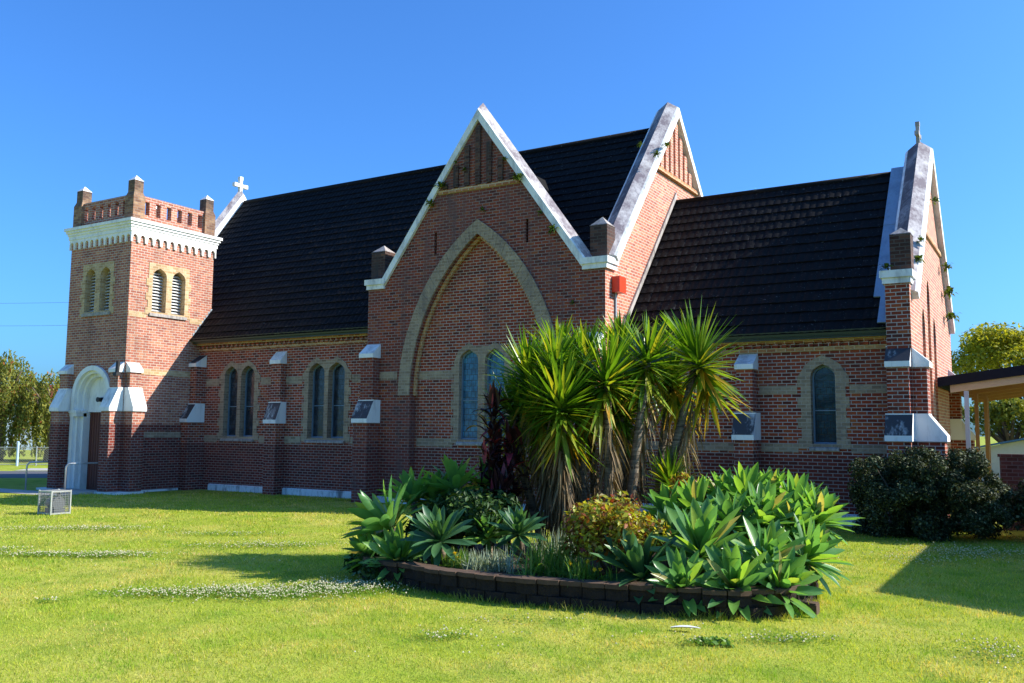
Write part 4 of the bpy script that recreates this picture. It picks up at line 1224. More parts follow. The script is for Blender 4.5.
for c in range(2):
    nb = round(cum[-1] / 0.30)
    for i in range(nb):
        s0 = (i + 0.5 * c) * BLK
        a, b = at_len(s0 + 0.006), at_len(s0 + BLK - 0.006)
        t = (b - a) / np.linalg.norm(b - a)
        nrm = np.array([-t[1], t[0]])
        if np.dot(nrm, np.array([-6, 13]) - (a + b) / 2) < 0: nrm = -nrm
        j = random.uniform(-0.03, 0.03)
        dzb = random.uniform(-0.012, 0.004)
        z0, z1 = c * 0.15 - 0.02 * (c == 0), c * 0.15 + 0.143 + dzb * c
        mid = (a + b) / 2 - nrm * 0.03
        if (a + b)[1] / 2 > 12.6 and c == 1: continue
        oj = nrm * j
        pl = [a + oj, mid + oj, b + oj, b + nrm * 0.2 + oj, a + nrm * 0.2 + oj]
        wallm.prism([(q[0], q[1], z0) for q in pl], (0, 0, z1 - z0))
        if c == 1:
            pl2 = [a - nrm * 0.03 + oj, mid - nrm * 0.03 + oj, b - nrm * 0.03 + oj, b + nrm * 0.21 + oj, a + nrm * 0.21 + oj]
            hh = random.uniform(0.05, 0.062)
            capm.prism([(q[0], q[1], z1 + 0.004) for q in pl2], (0, 0, hh))
gb = thing('garden_bed', (-6.2, 13, 0), 'low curved bed edge of rough dark concrete blocks on the lawn', 'retaining wall')
wallm.build('block_wall', M['block'], gb)
M['cap'] = plain("brown_cap_block", (0.13, 0.075, 0.045), 0.9, scale=8, var=0.75)
capm.build('capping', M['cap'], gb)
inner_pts = [tuple(p + (np.array([-6, 13]) - p) / np.linalg.norm(np.array([-6, 13]) - p) * 0.12) for p in bl]
MB().prism([(x, y, 0.02) for x, y in inner_pts], (0, 0, 0.16)).add([(x * 0.9 - 0.62, y * 0.9 + 1.3, BED_Z) for x, y in inner_pts] + [(x, y, 0.16) for x, y in inner_pts], [tuple(range(len(inner_pts)))] + [(i, (i + 1) % len(inner_pts), (i + 1) % len(inner_pts) + len(inner_pts), i + len(inner_pts)) for i in range(len(inner_pts))]).build('soil', M['soil'], gb)

# ------------------------------------------------------------------ yuccas
def yucca_mesh(seed, n=205):
    r_ = np.random.default_rng(seed)
    gv, ov = [], []
    for i in range(n):
        t = i / (n - 1)
        az = i * 2.39996 + r_.normal(0, 0.15)
        dr = r_.random() < 0.22
        tilt = R(r_.uniform(118, 152)) if dr else R(5 + 108 * t ** 0.85 + r_.normal(0, 8))
        L = r_.uniform(0.62, 0.92) * (0.75 + 0.35 * math.sin(math.pi * min(1, t + 0.2)))
        d = np.array([math.cos(az) * math.sin(tilt), math.sin(az) * math.sin(tilt), math.cos(tilt)])
        p = np.array([0.03 * math.cos(az), 0.03 * math.sin(az), 0.06 - 0.28 * t - (r_.uniform(0.1, 0.5) if dr else 0)])
        lf = blade(p, d, L, 0.080 * r_.uniform(0.8, 1.15), (0.02 + 0.35 * t * t) * r_.uniform(0.3, 1.8), 6, 'sword', 0.16)
        (ov if (dr and r_.random() < 0.55) else gv).append(lf)
    V, F = collect(gv); V2, F2 = collect(ov)
    mi = np.concatenate([np.zeros(len(F)), np.ones(len(F2))])
    return np_mesh('leaf_head', np.concatenate([V, V2]), np.concatenate([F, F2 + len(V)]), [M['yucca'], M['yucca_old']], mi, smooth=True)
YM = [yucca_mesh(20 + i) for i in range(3)]
def skirt(t, top, base, n, length, r_):
    lv = []
    top, base = np.array(top), np.array(base)
    for i in range(n):
        u = r_.random() ** 1.1
        p = top * (1 - u * 0.62) + base * u * 0.62
        az = r_.uniform(0, 6.28)
        sp_ = r_.uniform(0.1, 0.8)
        d = np.array([math.cos(az) * sp_, math.sin(az) * sp_, -1.0])
        L = min(length * r_.uniform(0.6, 1.2), (p[2] - 0.35) * 1.05)
        if L < 0.1: continue
        lv.append(blade(p + np.array([math.cos(az), math.sin(az), 0]) * 0.05, d, L, 0.035 * r_.uniform(0.6, 1.2), 0.6, 5, 'sword', 0.3))
    V, F = collect(lv)
    np_obj('dead_leaves', V, F, M['dead'], t)
GY = 'yucca stems in the garden bed'
YUC = [((-7.64, 13.12, 3.16), (-7.15, 13.5), 1.0, 110, 'yucca stem with green head at the far left of the group, beside the purple cordyline'),
       ((-7.45, 13.85, 3.55), (-7.0, 13.9), 1.0, 70, 'yucca stem at the back left, its head above and behind the leftmost one'),
       ((-6.98, 13.96, 3.50), (-6.75, 14.1), 0.95, 60, 'yucca stem with its head in the middle of the back row'),
       ((-6.24, 13.26, 3.12), (-6.22, 13.35), 1.05, 110, 'yucca with thick straight pale trunk in the centre of the group'),
       ((-6.55, 14.53, 3.72), (-6.5, 14.4), 0.95, 50, 'yucca at the back whose head reaches up below the red alarm box'),
       ((-5.81, 13.94, 3.46), (-6.15, 13.75), 1.1, 100, 'tall yucca with slanting trunk, second from the right'),
       ((-5.17, 14.56, 3.50), (-5.85, 14.2), 1.05, 90, 'tall yucca with leaning trunk at the far right of the group'),
       ((-6.81, 12.74, 2.70), (-6.75, 12.95), 1.05, 170, 'lower yucca head in front with a long skirt of dead brown leaves'),
       ((-5.55, 14.25, 1.42), (-5.6, 14.3), 0.85, 15, 'short yellow green yucca rosette low behind the right trunks'),
       ((-7.35, 13.05, 2.70), (-7.1, 13.2), 0.95, 150, 'yucca stem hidden at the lower left with hanging dead leaves'),
       ((-6.45, 14.60, 3.05), (-6.4, 14.5), 0.95, 60, 'dark yucca head filling the back between the centre and right heads'),
       ((-5.80, 14.95, 3.25), (-6.0, 14.7), 0.95, 60, 'shaded yucca head at the back right behind the tall slanting one'),
       ((-7.95, 13.20, 2.55), (-7.4, 13.3), 0.95, 60, 'lowest outer yucca head at the left, leaning over the purple cordyline'),
       ((-7.05, 13.00, 3.30), (-6.9, 13.2), 0.9, 60, 'yucca head between the far left one and the centre trunk, upper front'),
       ((-6.30, 13.9, 2.55), (-6.2, 13.9), 0.9, 50, 'low yucca head in shade behind the pale centre trunk'),
       ((-7.40, 13.4, 2.15), (-7.2, 13.4), 0.9, 60, 'lowest shaded yucca head above the dead leaves at the left'),
       ((-6.95, 13.55, 2.85), (-6.8, 13.6), 0.95, 120, 'shaded yucca head deep inside the left half of the group')]
for i, ((x, y, z), (bx_, by_), s, nd, lab) in enumerate(YUC):
    r_ = np.random.default_rng(50 + i)
    t = thing('yucca', (bx_, by_, BED_Z), lab, 'yucca', GY)
    mid = ((x + bx_) / 2 + r_.normal(0, 0.05), (y + by_) / 2 + r_.normal(0, 0.05), (z + BED_Z) / 2)
    MB().tube([(bx_, by_, BED_Z - 0.1), (bx_ * 0.7 + mid[0] * 0.3, by_ * 0.7 + mid[1] * 0.3, BED_Z * 0.7 + mid[2] * 0.3), mid, (x, y, z)], [0.115, 0.085, 0.075, 0.06], 10).build('trunk', M['cane'], t, True)
    o = bpy.data.objects.new('leaf_head', YM[i % 3]); col.objects.link(o); o.parent = t
    o.location = (x - bx_, y - by_, z - BED_Z); o.scale = (s, s, s)
    s *= r_.uniform(0.82, 1.04)
    o.scale = (s, s, s * r_.uniform(0.9, 1.1))
    o.rotation_euler = (r_.normal(0, 0.22), r_.normal(0, 0.22), r_.uniform(0, 6.28))
    skirt(t, (x, y, z - 0.65), (bx_, by_, BED_Z), nd, 0.62, r_)

# ------------------------------------------------------------------ cordyline, croton, shrubs, small bed plants
def strap_clump(base, n, L, W, spread, droop, r_, shape='sword', zmin=0.0):
    lv = []
    for i in range(n):
        az = r_.uniform(0, 6.28); tl = abs(r_.normal(0, spread))
        d = np.array([math.cos(az) * math.sin(tl), math.sin(az) * math.sin(tl), math.cos(tl)])
        p = np.array(base) + np.array([r_.normal(0, 0.05), r_.normal(0, 0.05), r_.uniform(0, zmin) if zmin else 0])
        lv.append(blade(p, d, L * r_.uniform(0.6, 1.15), W * r_.uniform(0.7, 1.2), droop * r_.uniform(0.5, 1.5), 5, shape, 0.2))
    return lv
r_ = np.random.default_rng(5)
GC = 'purple cordyline canes in the garden bed'
for (x, y, h, lab) in ((-7.95, 12.45, 2.35, 'tallest purple cordyline cane with red young leaves at its top'), (-7.75, 12.7, 1.75, 'dark purple cordyline cane on the right of the tallest one'),
                       (-8.1, 12.75, 1.35, 'shorter purple cordyline cane on the left of the tallest one'), (-7.7, 12.3, 1.0, 'shortest purple cordyline cane at the front of the canes')):
    t = thing('cordyline', (x, y, BED_Z), lab, 'cordyline', GC)
    MB().tube([(x, y, BED_Z - 0.05), (x + 0.03, y, BED_Z + h * 0.5), (x + 0.02, y + 0.03, BED_Z + h)], [0.03, 0.026, 0.022], 8).build('cane', M['cane'], t, True)
    lv = []
    for q in range(int(h * 7)):
        zz = BED_Z + h * (0.25 + 0.75 * q / (h * 7))
        lv += strap_clump((x + 0.02, y, zz), 9, 0.40, 0.09, 1.1, 1.2, r_, 'oval')
    lv += strap_clump((x + 0.02, y + 0.03, BED_Z + h), 26, 0.46, 0.085, 0.9, 0.9, r_, 'oval')
    V, F = collect(lv)
    np_obj('leaves', V, F, M['cordyline'], t, smooth=True)

def leaf_cloud(centers, radii, n, size, r_, aspect=0.5, shell=0.55, flat=0.0):
    """diamond leaves spread through a set of ellipsoidal clumps"""
    centers = np.asarray(centers, float); radii = np.asarray(radii, float)
    if radii.ndim == 1: radii = np.repeat(radii[:, None], 3, 1)
    w = (radii[:, 0] * radii[:, 1]); w = w / w.sum()
    idx = r_.choice(len(centers), n, p=w)
    d = r_.normal(size=(n, 3)); d /= np.linalg.norm(d, axis=1)[:, None]
    rr = shell + (1 - shell) * r_.random(n) ** 0.7
    p = centers[idx] + d * radii[idx] * rr[:, None]
    nrm = d * 0.7 + r_.normal(size=(n, 3)) * 0.6 + np.array([0, 0, 0.3])
    nrm /= np.linalg.norm(nrm, axis=1)[:, None]
    a = np.cross(nrm, r_.normal(size=(n, 3))); a /= np.linalg.norm(a, axis=1)[:, None]
    b = np.cross(nrm, a)
    s = size * r_.uniform(0.6, 1.3, n)[:, None]
    V = np.stack([p - a * s, p + b * s * aspect + nrm * s * 0.12, p + a * s, p - b * s * aspect + nrm * s * 0.12], 1).reshape(-1, 3)
    F = np.arange(4 * n).reshape(n, 4)
    return V, F

def bush(name, base, blobs, n, size, mat, label, cat, group=None, stem='bark', aspect=0.5, shell=0.5, seed=1):
    r_ = np.random.default_rng(seed)
    t = thing(name, base, label, cat, group)
    V, F = leaf_cloud([b[:3] for b in blobs], [b[3:] for b in blobs], n, size, r_, aspect, shell)
    np_obj('foliage', V, F, M[mat], t)
    st = MB()
    for b in blobs[:6]:
        st.tube([(base[0], base[1], base[2] - 0.05), ((base[0] + b[0]) / 2, (base[1] + b[1]) / 2, (base[2] + b[2]) * 0.45), b[:3]], [0.035, 0.025, 0.01], 6)
    st.build('stems', M[stem], t)
    return t
def blobs(c, R_, n, br, seed, zs=1.0):
    r_ = np.random.default_rng(seed)
    out = []
    for i in range(n):
        d = r_.normal(size=3); d /= np.linalg.norm(d); d[2] = abs(d[2]) * 1.0 - 0.25
        q = r_.uniform(0.5, 0.95)
        b = br * r_.uniform(0.7, 1.25)
        out.append((c[0] + d[0] * R_[0] * q, c[1] + d[1] * R_[1] * q, c[2] + d[2] * R_[2] * q, b, b, b * zs))
    return out

def hedge_blobs():
    r_ = np.random.default_rng(8)
    out = []
    while len(out) < 190:
        x, y, z = r_.uniform(-1.55, 1.55), r_.uniform(-0.95, 0.95), r_.uniform(0.0, 1.9)
        if (x / 1.5) ** 4 + (y / 0.95) ** 4 + (z / 1.80) ** 5 < 0.95:
            b = r_.uniform(0.17, 0.27)
            out.append((-2.52 + x, 21.7 + y, z + 0.05, b, b, b))
    return out
bush('croton', (-5.35, 11.55, BED_Z), blobs((-5.3, 11.45, 0.78), (0.78, 0.62, 0.74), 44, 0.24, 3), 6000, 0.05, 'croton', 'yellow and red leaved croton bush between the yuccas and the right agaves', 'shrub', 'crotons in the garden bed', seed=31, shell=0.35)
bush('croton', (-5.0, 13.75, BED_Z), blobs((-5.0, 13.75, 1.15), (0.45, 0.42, 0.5), 16, 0.2, 4), 1100, 0.055, 'croton', 'smaller croton with yellow leaves showing behind the right agaves', 'shrub', 'crotons in the garden bed', seed=32, shell=0.35)
bush('shrub', (-8.8, 10.75, 0.1), blobs((-8.8, 10.72, 0.22), (0.75, 0.4, 0.2), 14, 0.17, 16), 1600, 0.05, 'shrub', 'dark leafy growth smothering the left end of the block edge', 'shrub', seed=39, shell=0.3)
bush('gardenia', (-8.1, 12.2, BED_Z), blobs((-8.0, 12.0, 0.85), (0.85, 0.65, 0.62), 40, 0.26, 5), 7000, 0.055, 'shrub', 'dark green bushy shrub in the middle of the left agave clump', 'shrub', seed=33, shell=0.3)
bush('shrub', (-9.0, 12.1, BED_Z), blobs((-8.95, 12.05, 0.55), (0.6, 0.5, 0.4), 14, 0.22, 6), 1500, 0.06, 'shrub', 'dark low foliage shaded beneath the top agaves of the left clump', 'shrub', seed=34, shell=0.3)
bush('hedge_shrub', (-2.6, 21.7, 0), hedge_blobs(), 80000, 0.036, 'hedge', 'large rounded dark green hedge shrub at the right corner of the church', 'shrub', seed=35, shell=0.25)
bush('hedge_shrub', (0.3, 22.5, 0), blobs((0.35, 22.6, 0.7), (1.9, 0.8, 0.8), 80, 0.38, 9), 22000, 0.045, 'hedge', 'low shaded shrub at the right edge in front of the brown garden wall', 'shrub', seed=36, shell=0.25)
for (x, y, s, mat, lab) in ((-7.15, 10.72, 0.20, 'silver', 'silver leaved clump just behind the brown capping at the front left of the bed'),
                            (-6.85, 10.95, 0.22, 'silver', 'silver leaved clump just left of the green strappy clump'),
                            (-7.7, 11.0, 0.18, 'strap', 'small light green clump at the left end of the front planting'),
                            (-6.6, 12.3, 0.34, 'silver', 'grey green clump standing further back below the yuccas')):
    rr = np.random.default_rng(int(abs(x) * 100))
    lv = []
    for q in range(9):
        lv += strap_clump((x + rr.normal(0, s * 0.6), y + rr.normal(0, s * 0.6), BED_Z), 16, s * 1.5, 0.022, 0.6, 0.5, rr)
    V, F = collect(lv)
    o = np_obj('bedding_plant', V, F, M[mat]); tag(o, lab, 'bedding plant', 'low clumps along the front of the bed')
for (x, y, s, lab) in ((-6.25, 11.0, 0.42, 'large green strappy leaved clump in the front centre of the bed'), (-5.75, 10.95, 0.28, 'green strappy clump with yellow flowers left of the croton'),
                       (-7.45, 10.85, 0.22, 'small green strappy clump with an orange yellow flower at the left'), (-5.35, 10.85, 0.26, 'shaded strappy clump below the croton bush')):
    rr = np.random.default_rng(int(abs(x) * 100))
    t = thing('strap_plant', (x, y, BED_Z), lab, 'bedding plant', 'green strappy clumps in the bed')
    lv = []
    for q in range(10):
        lv += strap_clump((x + rr.normal(0, s * 0.45), y + rr.normal(0, s * 0.4), BED_Z), 17, s * 1.35, 0.022, 0.65, 1.1, rr)
    V, F = collect(lv)
    np_obj('leaves', V, F, M['strap'], t)
    if x > -6.2 or x < -7:
        for q in range(3):
            fx, fy, fz = x + rr.normal(0, s * 0.6), y - 0.12 + rr.normal(0, 0.1), BED_Z + s * rr.uniform(0.7, 1.15)
            V, F = leaf_cloud([(fx, fy, fz)], [0.02], 14, 0.026, rr, 0.6, 0.2)
            np_obj('flower', V, F, M['petal'], t)

# ------------------------------------------------------------------ carport, garden wall, unseen hall, shed at the right
cp = thing('carport', (1.0, 30, 0), 'open timber carport with dark fascia beside the right end of the church', 'carport')
def rz(x): return 3.70 + 0.135 * (x + 2.72)
def beam(mb, x0, x1, y0, y1, dz0, dz1):
    mb.prism([(x0, y0, rz(x0) + dz0), (x1, y0, rz(x1) + dz0), (x1, y0, rz(x1) + dz1), (x0, y0, rz(x0) + dz1)], (0, y1 - y0, 0))
mb = MB(); beam(mb, -2.68, 2.6, 27.05, 36.0, 0.0, 0.05); mb.build('roof_sheet', M['fascia'], cp)
mb = MB(); beam(mb, -2.74, 2.62, 26.95, 27.04, -0.16, 0.10)
mb.box(-2.76, -2.68, 27.05, 36.0, rz(-2.72) - 0.16, rz(-2.72) + 0.08); mb.build('fascia', M['fascia'], cp)
mb = MB(); beam(mb, -2.45, 2.55, 27.06, 27.14, -0.36, -0.02); mb.build('front_beam', M['beam_cream'], cp)
for y in (29.2, 31.2, 33.4, 35.6):
    mb = MB(); beam(mb, -2.4, 2.5, y, y + 0.09, -0.38, -0.16); mb.build('beam', M['timber'], cp)
mb = MB()
for i in range(6):
    x = -2.3 + i * 0.9
    mb.prism([(x, 27.15, rz(x) - 0.155), (x + 0.05, 27.15, rz(x) - 0.155), (x + 0.05, 27.15, rz(x) - 0.005), (x, 27.15, rz(x) - 0.005)], (0, 8.8, 0))
mb.build('rafters', M['timber'], cp)
MB().box(-2.12, -2.01, 27.06, 27.17, 0, rz(-2.06) - 0.37).build('post', M['post_white'], cp)
for (x, y) in ((-1.98, 29.24), (-1.86, 31.24), (-1.95, 33.44), (2.2, 29.24), (2.2, 33.4)):
    MB().box(x - 0.05, x + 0.05, y - 0.05, y + 0.05, 0, rz(x) - 0.385).build('post', M['timber'], cp)
MB().tube([(2.2, 27.1, 0), (2.2, 27.1, rz(2.2) - 0.36)], 0.055, 10).build('post', M['post_white'], cp)

gw = MB().box(-1.22, 2.9, 24.6, 24.85, -0.2, 1.72).box(-1.26, 2.92, 24.57, 24.88, 1.72, 1.79).build('garden_wall', M['brick_brown'])
tag(gw, 'dark brown brick garden wall at the right edge behind the hedge', 'wall')

hl = thing('hall', (9, 24, 0), 'unseen hall with blue steel roof, placed right of the carport to cast the lawn shadow', 'hall')
MB().box(3.0, 14, 17.0, 25.5, -0.2, 3.9).build('wall', M['shed'], hl)  # out-of-view building, placed and sized so its eave shadows the lawn
MB().prism([(2.72, 16.7, 3.88), (14.2, 16.7, 3.88), (8.5, 16.7, 5.9)], (0, 9.1, 0)).build('roof', M['blue_roof'], hl)
for y in (18.5, 22):
    w_ = MB().box(2.96, 3.02, y, y + 1.4, 1.2, 2.5).build('window', M['white_clean'], hl)
    MB().box(2.945, 2.97, y + 0.08, y + 1.32, 1.28, 2.42).build('pane', M['glass'], w_)

sh = thing('shed', (0.5, 47, 0), 'low cream shed with blue edged roof seen beyond the carport posts', 'shed')
MB().box(-3.4, 3.4, 45, 50, -0.2, 1.55).prism([(-3.4, 45, 1.55), (3.4, 45, 1.55), (-1.3, 45, 2.0)], (0, 5, 0)).build('wall', M['shed'], sh)
mb = MB()
mb.prism([(-3.6, 44.8, 1.52), (-1.3, 44.8, 2.02), (-1.3, 44.8, 2.10), (-3.6, 44.8, 1.60)], (0, 5.4, 0))
mb.prism([(-1.298, 44.8, 2.02), (3.6, 44.8, 1.52), (3.6, 44.8, 1.60), (-1.298, 44.8, 2.10)], (0, 5.4, 0))
mb.build('roof', M['blue_roof'], sh)

# ------------------------------------------------------------------ trees
def tree(name, base, h, crown_c, crown_R, nb, br, nl, size, mat, label, group=None, seed=1, trunk_r=0.3, zs=0.75, aspect=0.5):
    r_ = np.random.default_rng(seed)
    t = thing(name, base, label, 'tree', group)
    bs = []
    for i in range(nb):
        d = r_.normal(size=3); d /= np.linalg.norm(d)
        if d[2] < -0.35: d[2] = -d[2]
        q = r_.uniform(0.45, 1.0)
        b = br * r_.uniform(0.65, 1.3)
        bs.append((crown_c[0] + d[0] * crown_R[0] * q, crown_c[1] + d[1] * crown_R[1] * q, crown_c[2] + d[2] * crown_R[2] * q, b, b, b * zs))
    V, F = leaf_cloud([b[:3] for b in bs], [b[3:] for b in bs], nl, size, r_, aspect, 0.25)
    np_obj('crown', V, F, M[mat], t)
    mb = MB()
    fork = (base[0] + r_.normal(0, 0.2), base[1], base[2] + h * 0.35)
    mb.tube([(base[0], base[1], base[2] - 0.2), ((base[0] + fork[0]) / 2 + 0.1, base[1], base[2] + h * 0.17), fork], [trunk_r, trunk_r * 0.8, trunk_r * 0.7], 10)
    for b in bs[:16]:
        mid = ((fork[0] + b[0]) / 2, (fork[1] + b[1]) / 2, fork[2] * 0.45 + b[2] * 0.55)
        mb.tube([fork, mid, b[:3]], [trunk_r * 0.5, trunk_r * 0.28, 0.03], 7)
    mb.build('trunk', M['bark'], t, True)
    return t
tree('broadleaf_tree', (-1.2, 62, 0), 9, (-1.2, 62, 6.6), (4.2, 4, 2.5), 46, 1.05, 15000, 0.13, 'tree_y', 'broad yellow green tree rising above the carport roof', seed=41)
tree('broadleaf_tree', (5.5, 64, 0), 8, (5.0, 64, 5.6), (4.5, 4, 2.6), 40, 1.1, 9000, 0.15, 'tree_y', 'yellow green tree at the right edge behind the carport', seed=42)
tree('shrub_tree', (-2.2, 55, 0), 4, (-2.0, 55, 2.6), (3.0, 2, 1.6), 26, 0.8, 6000, 0.13, 'tree_d', 'low green tree seen between the carport posts above the shed', seed=43)
tree('shrub_tree', (3.6, 56, 0), 4.5, (3.2, 56, 2.8), (3.4, 2, 1.9), 26, 0.9, 6000, 0.13, 'tree_d', 'low green tree under the carport roof at the right edge', seed=44)

def weeping(base, h, R_, n, seed, label):
    r_ = np.random.default_rng(seed)
    t = thing('weeping_tree', base, label, 'tree', 'weeping bottlebrush trees behind the wire fence')
    P, S = [], []
    for i in range(n):
        az = r_.uniform(0, 6.28); rad = math.sqrt(r_.random()) * R_
        top = base[2] + h * (1 - 0.38 * (rad / R_) ** 2) * r_.uniform(0.82, 1.0)
        L = h * r_.uniform(0.2, 0.75) * (0.6 + 0.5 * rad / R_)
        m = int(L / 0.085)
        zz = top - np.arange(m) * 0.085
        x = base[0] + math.cos(az) * (rad + 0.05 * np.arange(m) * 0.4) + r_.normal(0, 0.06, m)
        y = base[1] + math.sin(az) * (rad + 0.05 * np.arange(m) * 0.4) + r_.normal(0, 0.06, m)
        P.append(np.stack([x, y, zz], 1))
    P = np.concatenate(P)
    P = P[P[:, 2] > 0.4]
    k_ = len(P)
    a = r_.normal(size=(k_, 3)) * np.array([0.5, 0.5, 1.0]); a /= np.linalg.norm(a, axis=1)[:, None]
    b = np.cross(a, r_.normal(size=(k_, 3))); b /= np.linalg.norm(b, axis=1)[:, None]
    s = r_.uniform(0.07, 0.15, k_)[:, None]
    V = np.stack([P - a * s, P + b * s * 0.45, P + a * s, P - b * s * 0.45], 1).reshape(-1, 3)
    np_obj('crown', V, np.arange(4 * k_).reshape(-1, 4), M['tree_g'], t)
    mb = MB()
    mb.tube([(base[0], base[1], -0.2), (base[0] + 0.2, base[1], h * 0.3), (base[0] - 0.1, base[1], h * 0.55)], [0.28, 0.22, 0.15], 10)
    for q in range(9):
        az = q * 0.7
        mb.tube([(base[0] + 0.15, base[1], h * 0.32), (base[0] + math.cos(az) * R_ * 0.5, base[1] + math.sin(az) * R_ * 0.5, h * 0.68), (base[0] + math.cos(az) * R_ * 0.8, base[1] + math.sin(az) * R_ * 0.8, h * 0.78)], [0.13, 0.08, 0.03], 7)
    mb.build('trunk', M['bark'], t, True)
weeping((-58.6, 32.6, 0), 7.4, 2.5, 380, 61, 'tall weeping tree at the left edge of the picture behind the wire fence')
weeping((-55.2, 33.8, 0), 6.0, 1.8, 230, 62, 'lower weeping tree with red flowers between the left edge and the tower')
weeping((-54.2, 36.4, 0), 6.6, 1.9, 240, 63, 'weeping tree half hidden behind the left edge of the tower')
weeping((-63.5, 30.5, 0), 6.6, 2.4, 300, 64, 'weeping tree cut off by the left edge of the picture')

# ------------------------------------------------------------------ fence, house, power line at the left
fn = thing('wire_fence', (-50, 29.5, 0), 'chain link fence with steel posts along the far side of the road', 'fence')
f0 = Vector((-51.5, 28.4)); fd = Vector((0.74, 0.67))
def fp(s_): q = f0 + fd * s_; return q.x, q.y
mb = MB()
for s_ in np.arange(-11, 12, 2.2):
    x, y = fp(s_)
    MB().tube([(x, y, -0.1), (x, y, 1.12)], 0.035, 8).build('post', M['metal'], fn)
for z in (0.08, 1.05):
    x0, y0 = fp(-11); x1, y1 = fp(11)
    mb.tube([(x0, y0, z), (x1, y1, z)], 0.022, 6)
mb.build('rail', M['metal'], fn)
mb = MB()
for s_ in np.arange(-12, 11, 0.13):
    for sg in (0, 1):
        a, b = (s_, s_ + 0.97) if sg else (s_ + 0.97, s_)
        if min(a, b) < -11 or max(a, b) > 11: continue
        x0, y0 = fp(a); x1, y1 = fp(b)
        mb.tube([(x0, y0, 0.08), (x1, y1, 1.05)], 0.006, 3)
mb.build('wire_mesh', M['wire'], fn)
wp = MB().tube([(-50.6, 29.2, -0.1), (-50.6, 29.2, 1.35)], 0.07, 10).tube([(-50.6, 29.2, 1.35), (-50.6, 29.2, 1.40)], [0.09, 0.02], 10).build('gate_post', M['post_white'])
tag(wp, 'thick pale blue post standing at the wire fence left of the tower', 'post')

hs = thing('house', (-88, 52, 0), 'pale blue house with red roof edge behind the weeping trees', 'house')
def rot_box(mb, cx, cy, L, D, z0, z1, mi=0):
    d2 = Vector((0.74, 0.67)); n2 = Vector((-0.67, 0.74)); c2 = Vector((cx, cy))
    P_ = [c2 + d2 * a + n2 * b for a, b in ((-L, -D), (L, -D), (L, D), (-L, D))]
    mb.prism([(q.x, q.y, z0) for q in P_], (0, 0, z1 - z0), mi)
mb = MB(); rot_box(mb, -88, 52, 11, 5, -0.2, 5.0); mb.build('wall', M['house_wall'], hs)
mb = MB(); rot_box(mb, -88, 52, 11.6, 5.6, 5.0, 5.3); rot_box(mb, -88, 52, 9, 3, 5.3, 6.3); mb.build('roof', M['red_roof'], hs)
d2 = Vector((0.74, 0.67)); n2 = Vector((-0.67, 0.74))
for a in (-7, -2, 3, 7.5):
    q = Vector((-88, 52)) + d2 * a - n2 * 5.03
    mb = MB(); rot_box(mb, q.x, q.y, 0.8, 0.06, 1.4, 2.7)
    w_ = mb.build('window', M['white_clean'], hs)
    mb = MB(); rot_box(mb, q.x + 0.04, q.y - 0.045, 0.68, 0.05, 1.5, 2.6); mb.build('pane', M['glass'], w_)
sw = MB()
rot_box(sw, -51.5, 40.5, 6, 0.08, -0.1, 1.5)
sw = sw.build('board_fence', M['fascia'])
tag(sw, 'dark board fence far behind the wire fence, just left of the tower', 'fence')

pl = thing('power_line', (-120, 60, 0), 'two thin power lines crossing the sky left of the tower between poles', 'power line')
for x, y in ((-140, 50), (-62, 78)):
    MB().tube([(x, y, -0.2), (x, y, 19)], [0.18, 0.12], 10).box(x - 0.08, x + 0.08, y - 1.1, y + 1.1, 18.2, 18.35).build('pole', M['bark'], pl)
for z in (18.4, 15.6):
    pts = []
    for i in range(21):
        t_ = i / 20
        pts.append((-140 + 78 * t_, 50 + 28 * t_, z - 1.2 * 4 * t_ * (1 - t_)))
    MB().tube(pts, 0.016, 5).build('wire', M['pump'], pl)

# ------------------------------------------------------------------ lawn detail: blades, clover, litter
def inside(px_, py_, poly):
    c = np.zeros(len(px_), bool)
    n = len(poly)
    for i in range(n):
        x0, y0 = poly[i]; x1, y1 = poly[(i + 1) % n]
        cond = ((y0 > py_) != (y1 > py_)) & (px_ < (x1 - x0) * (py_ - y0) / (y1 - y0 + 1e-12) + x0)
        c ^= cond
    return c
def free(x, y):
    ok = ~inside(x, y, [tuple(q) for q in bl])
    ok &= ~((x > TX0 - 0.5) & (x < TX1 + 0.5) & (y > TY0 - 0.5) & (y < 23.2))
    ok &= ~((y > 21.3) & (x < XTR) & (x > XTL)) & ~((y > YN - 0.02) & (x < -10))
    ok &= ~((y > YC - 0.03) & (x > -11)) & ~((y > 16.8) & (x > 2.9))
    pth = ((y > 17.4 + 1.0 * (x + 28) / 32 - 0.05) & (y < 18.55 + (x + 28) * 0.8 / 32) & (x < -28))
    ok &= ~pth
    return ok
NB = 300000
r_ = np.random.default_rng(99)
rad = 6.2 * np.exp(r_.random(NB) * math.log(34 / 6.2))          # density ~ 1/r^2
az = R(90) + r_.uniform(R(-12), R(68), NB)
gx, gy = np.cos(az) * rad, np.sin(az) * rad
ok = free(gx, gy)
gx, gy, rad = gx[ok], gy[ok], rad[ok]
nt = 6000
tt = r_.random(nt) * cum[-1]
ep = np.array([at_len(q) for q in tt]); cen = np.array([-6.2, 12.7])
od = (ep - cen) / np.linalg.norm(ep - cen, axis=1)[:, None]
ep = ep + od * np.abs(r_.normal(0.02, 0.06, nt))[:, None] + r_.normal(0, 0.01, (nt, 2))
nb0 = len(gx)
gx, gy = np.concatenate([gx, ep[:, 0]]), np.concatenate([gy, ep[:, 1]])
rad = np.concatenate([rad, np.full(nt, 12.0)])
n = len(gx)
h = r_.uniform(0.018, 0.05, n) * (1 + 0.35 * np.sin(gx * 1.7 + np.sin(gy * 1.3) * 2) * np.sin(gy * 1.1 + 1)) * (0.85 + rad / 60)
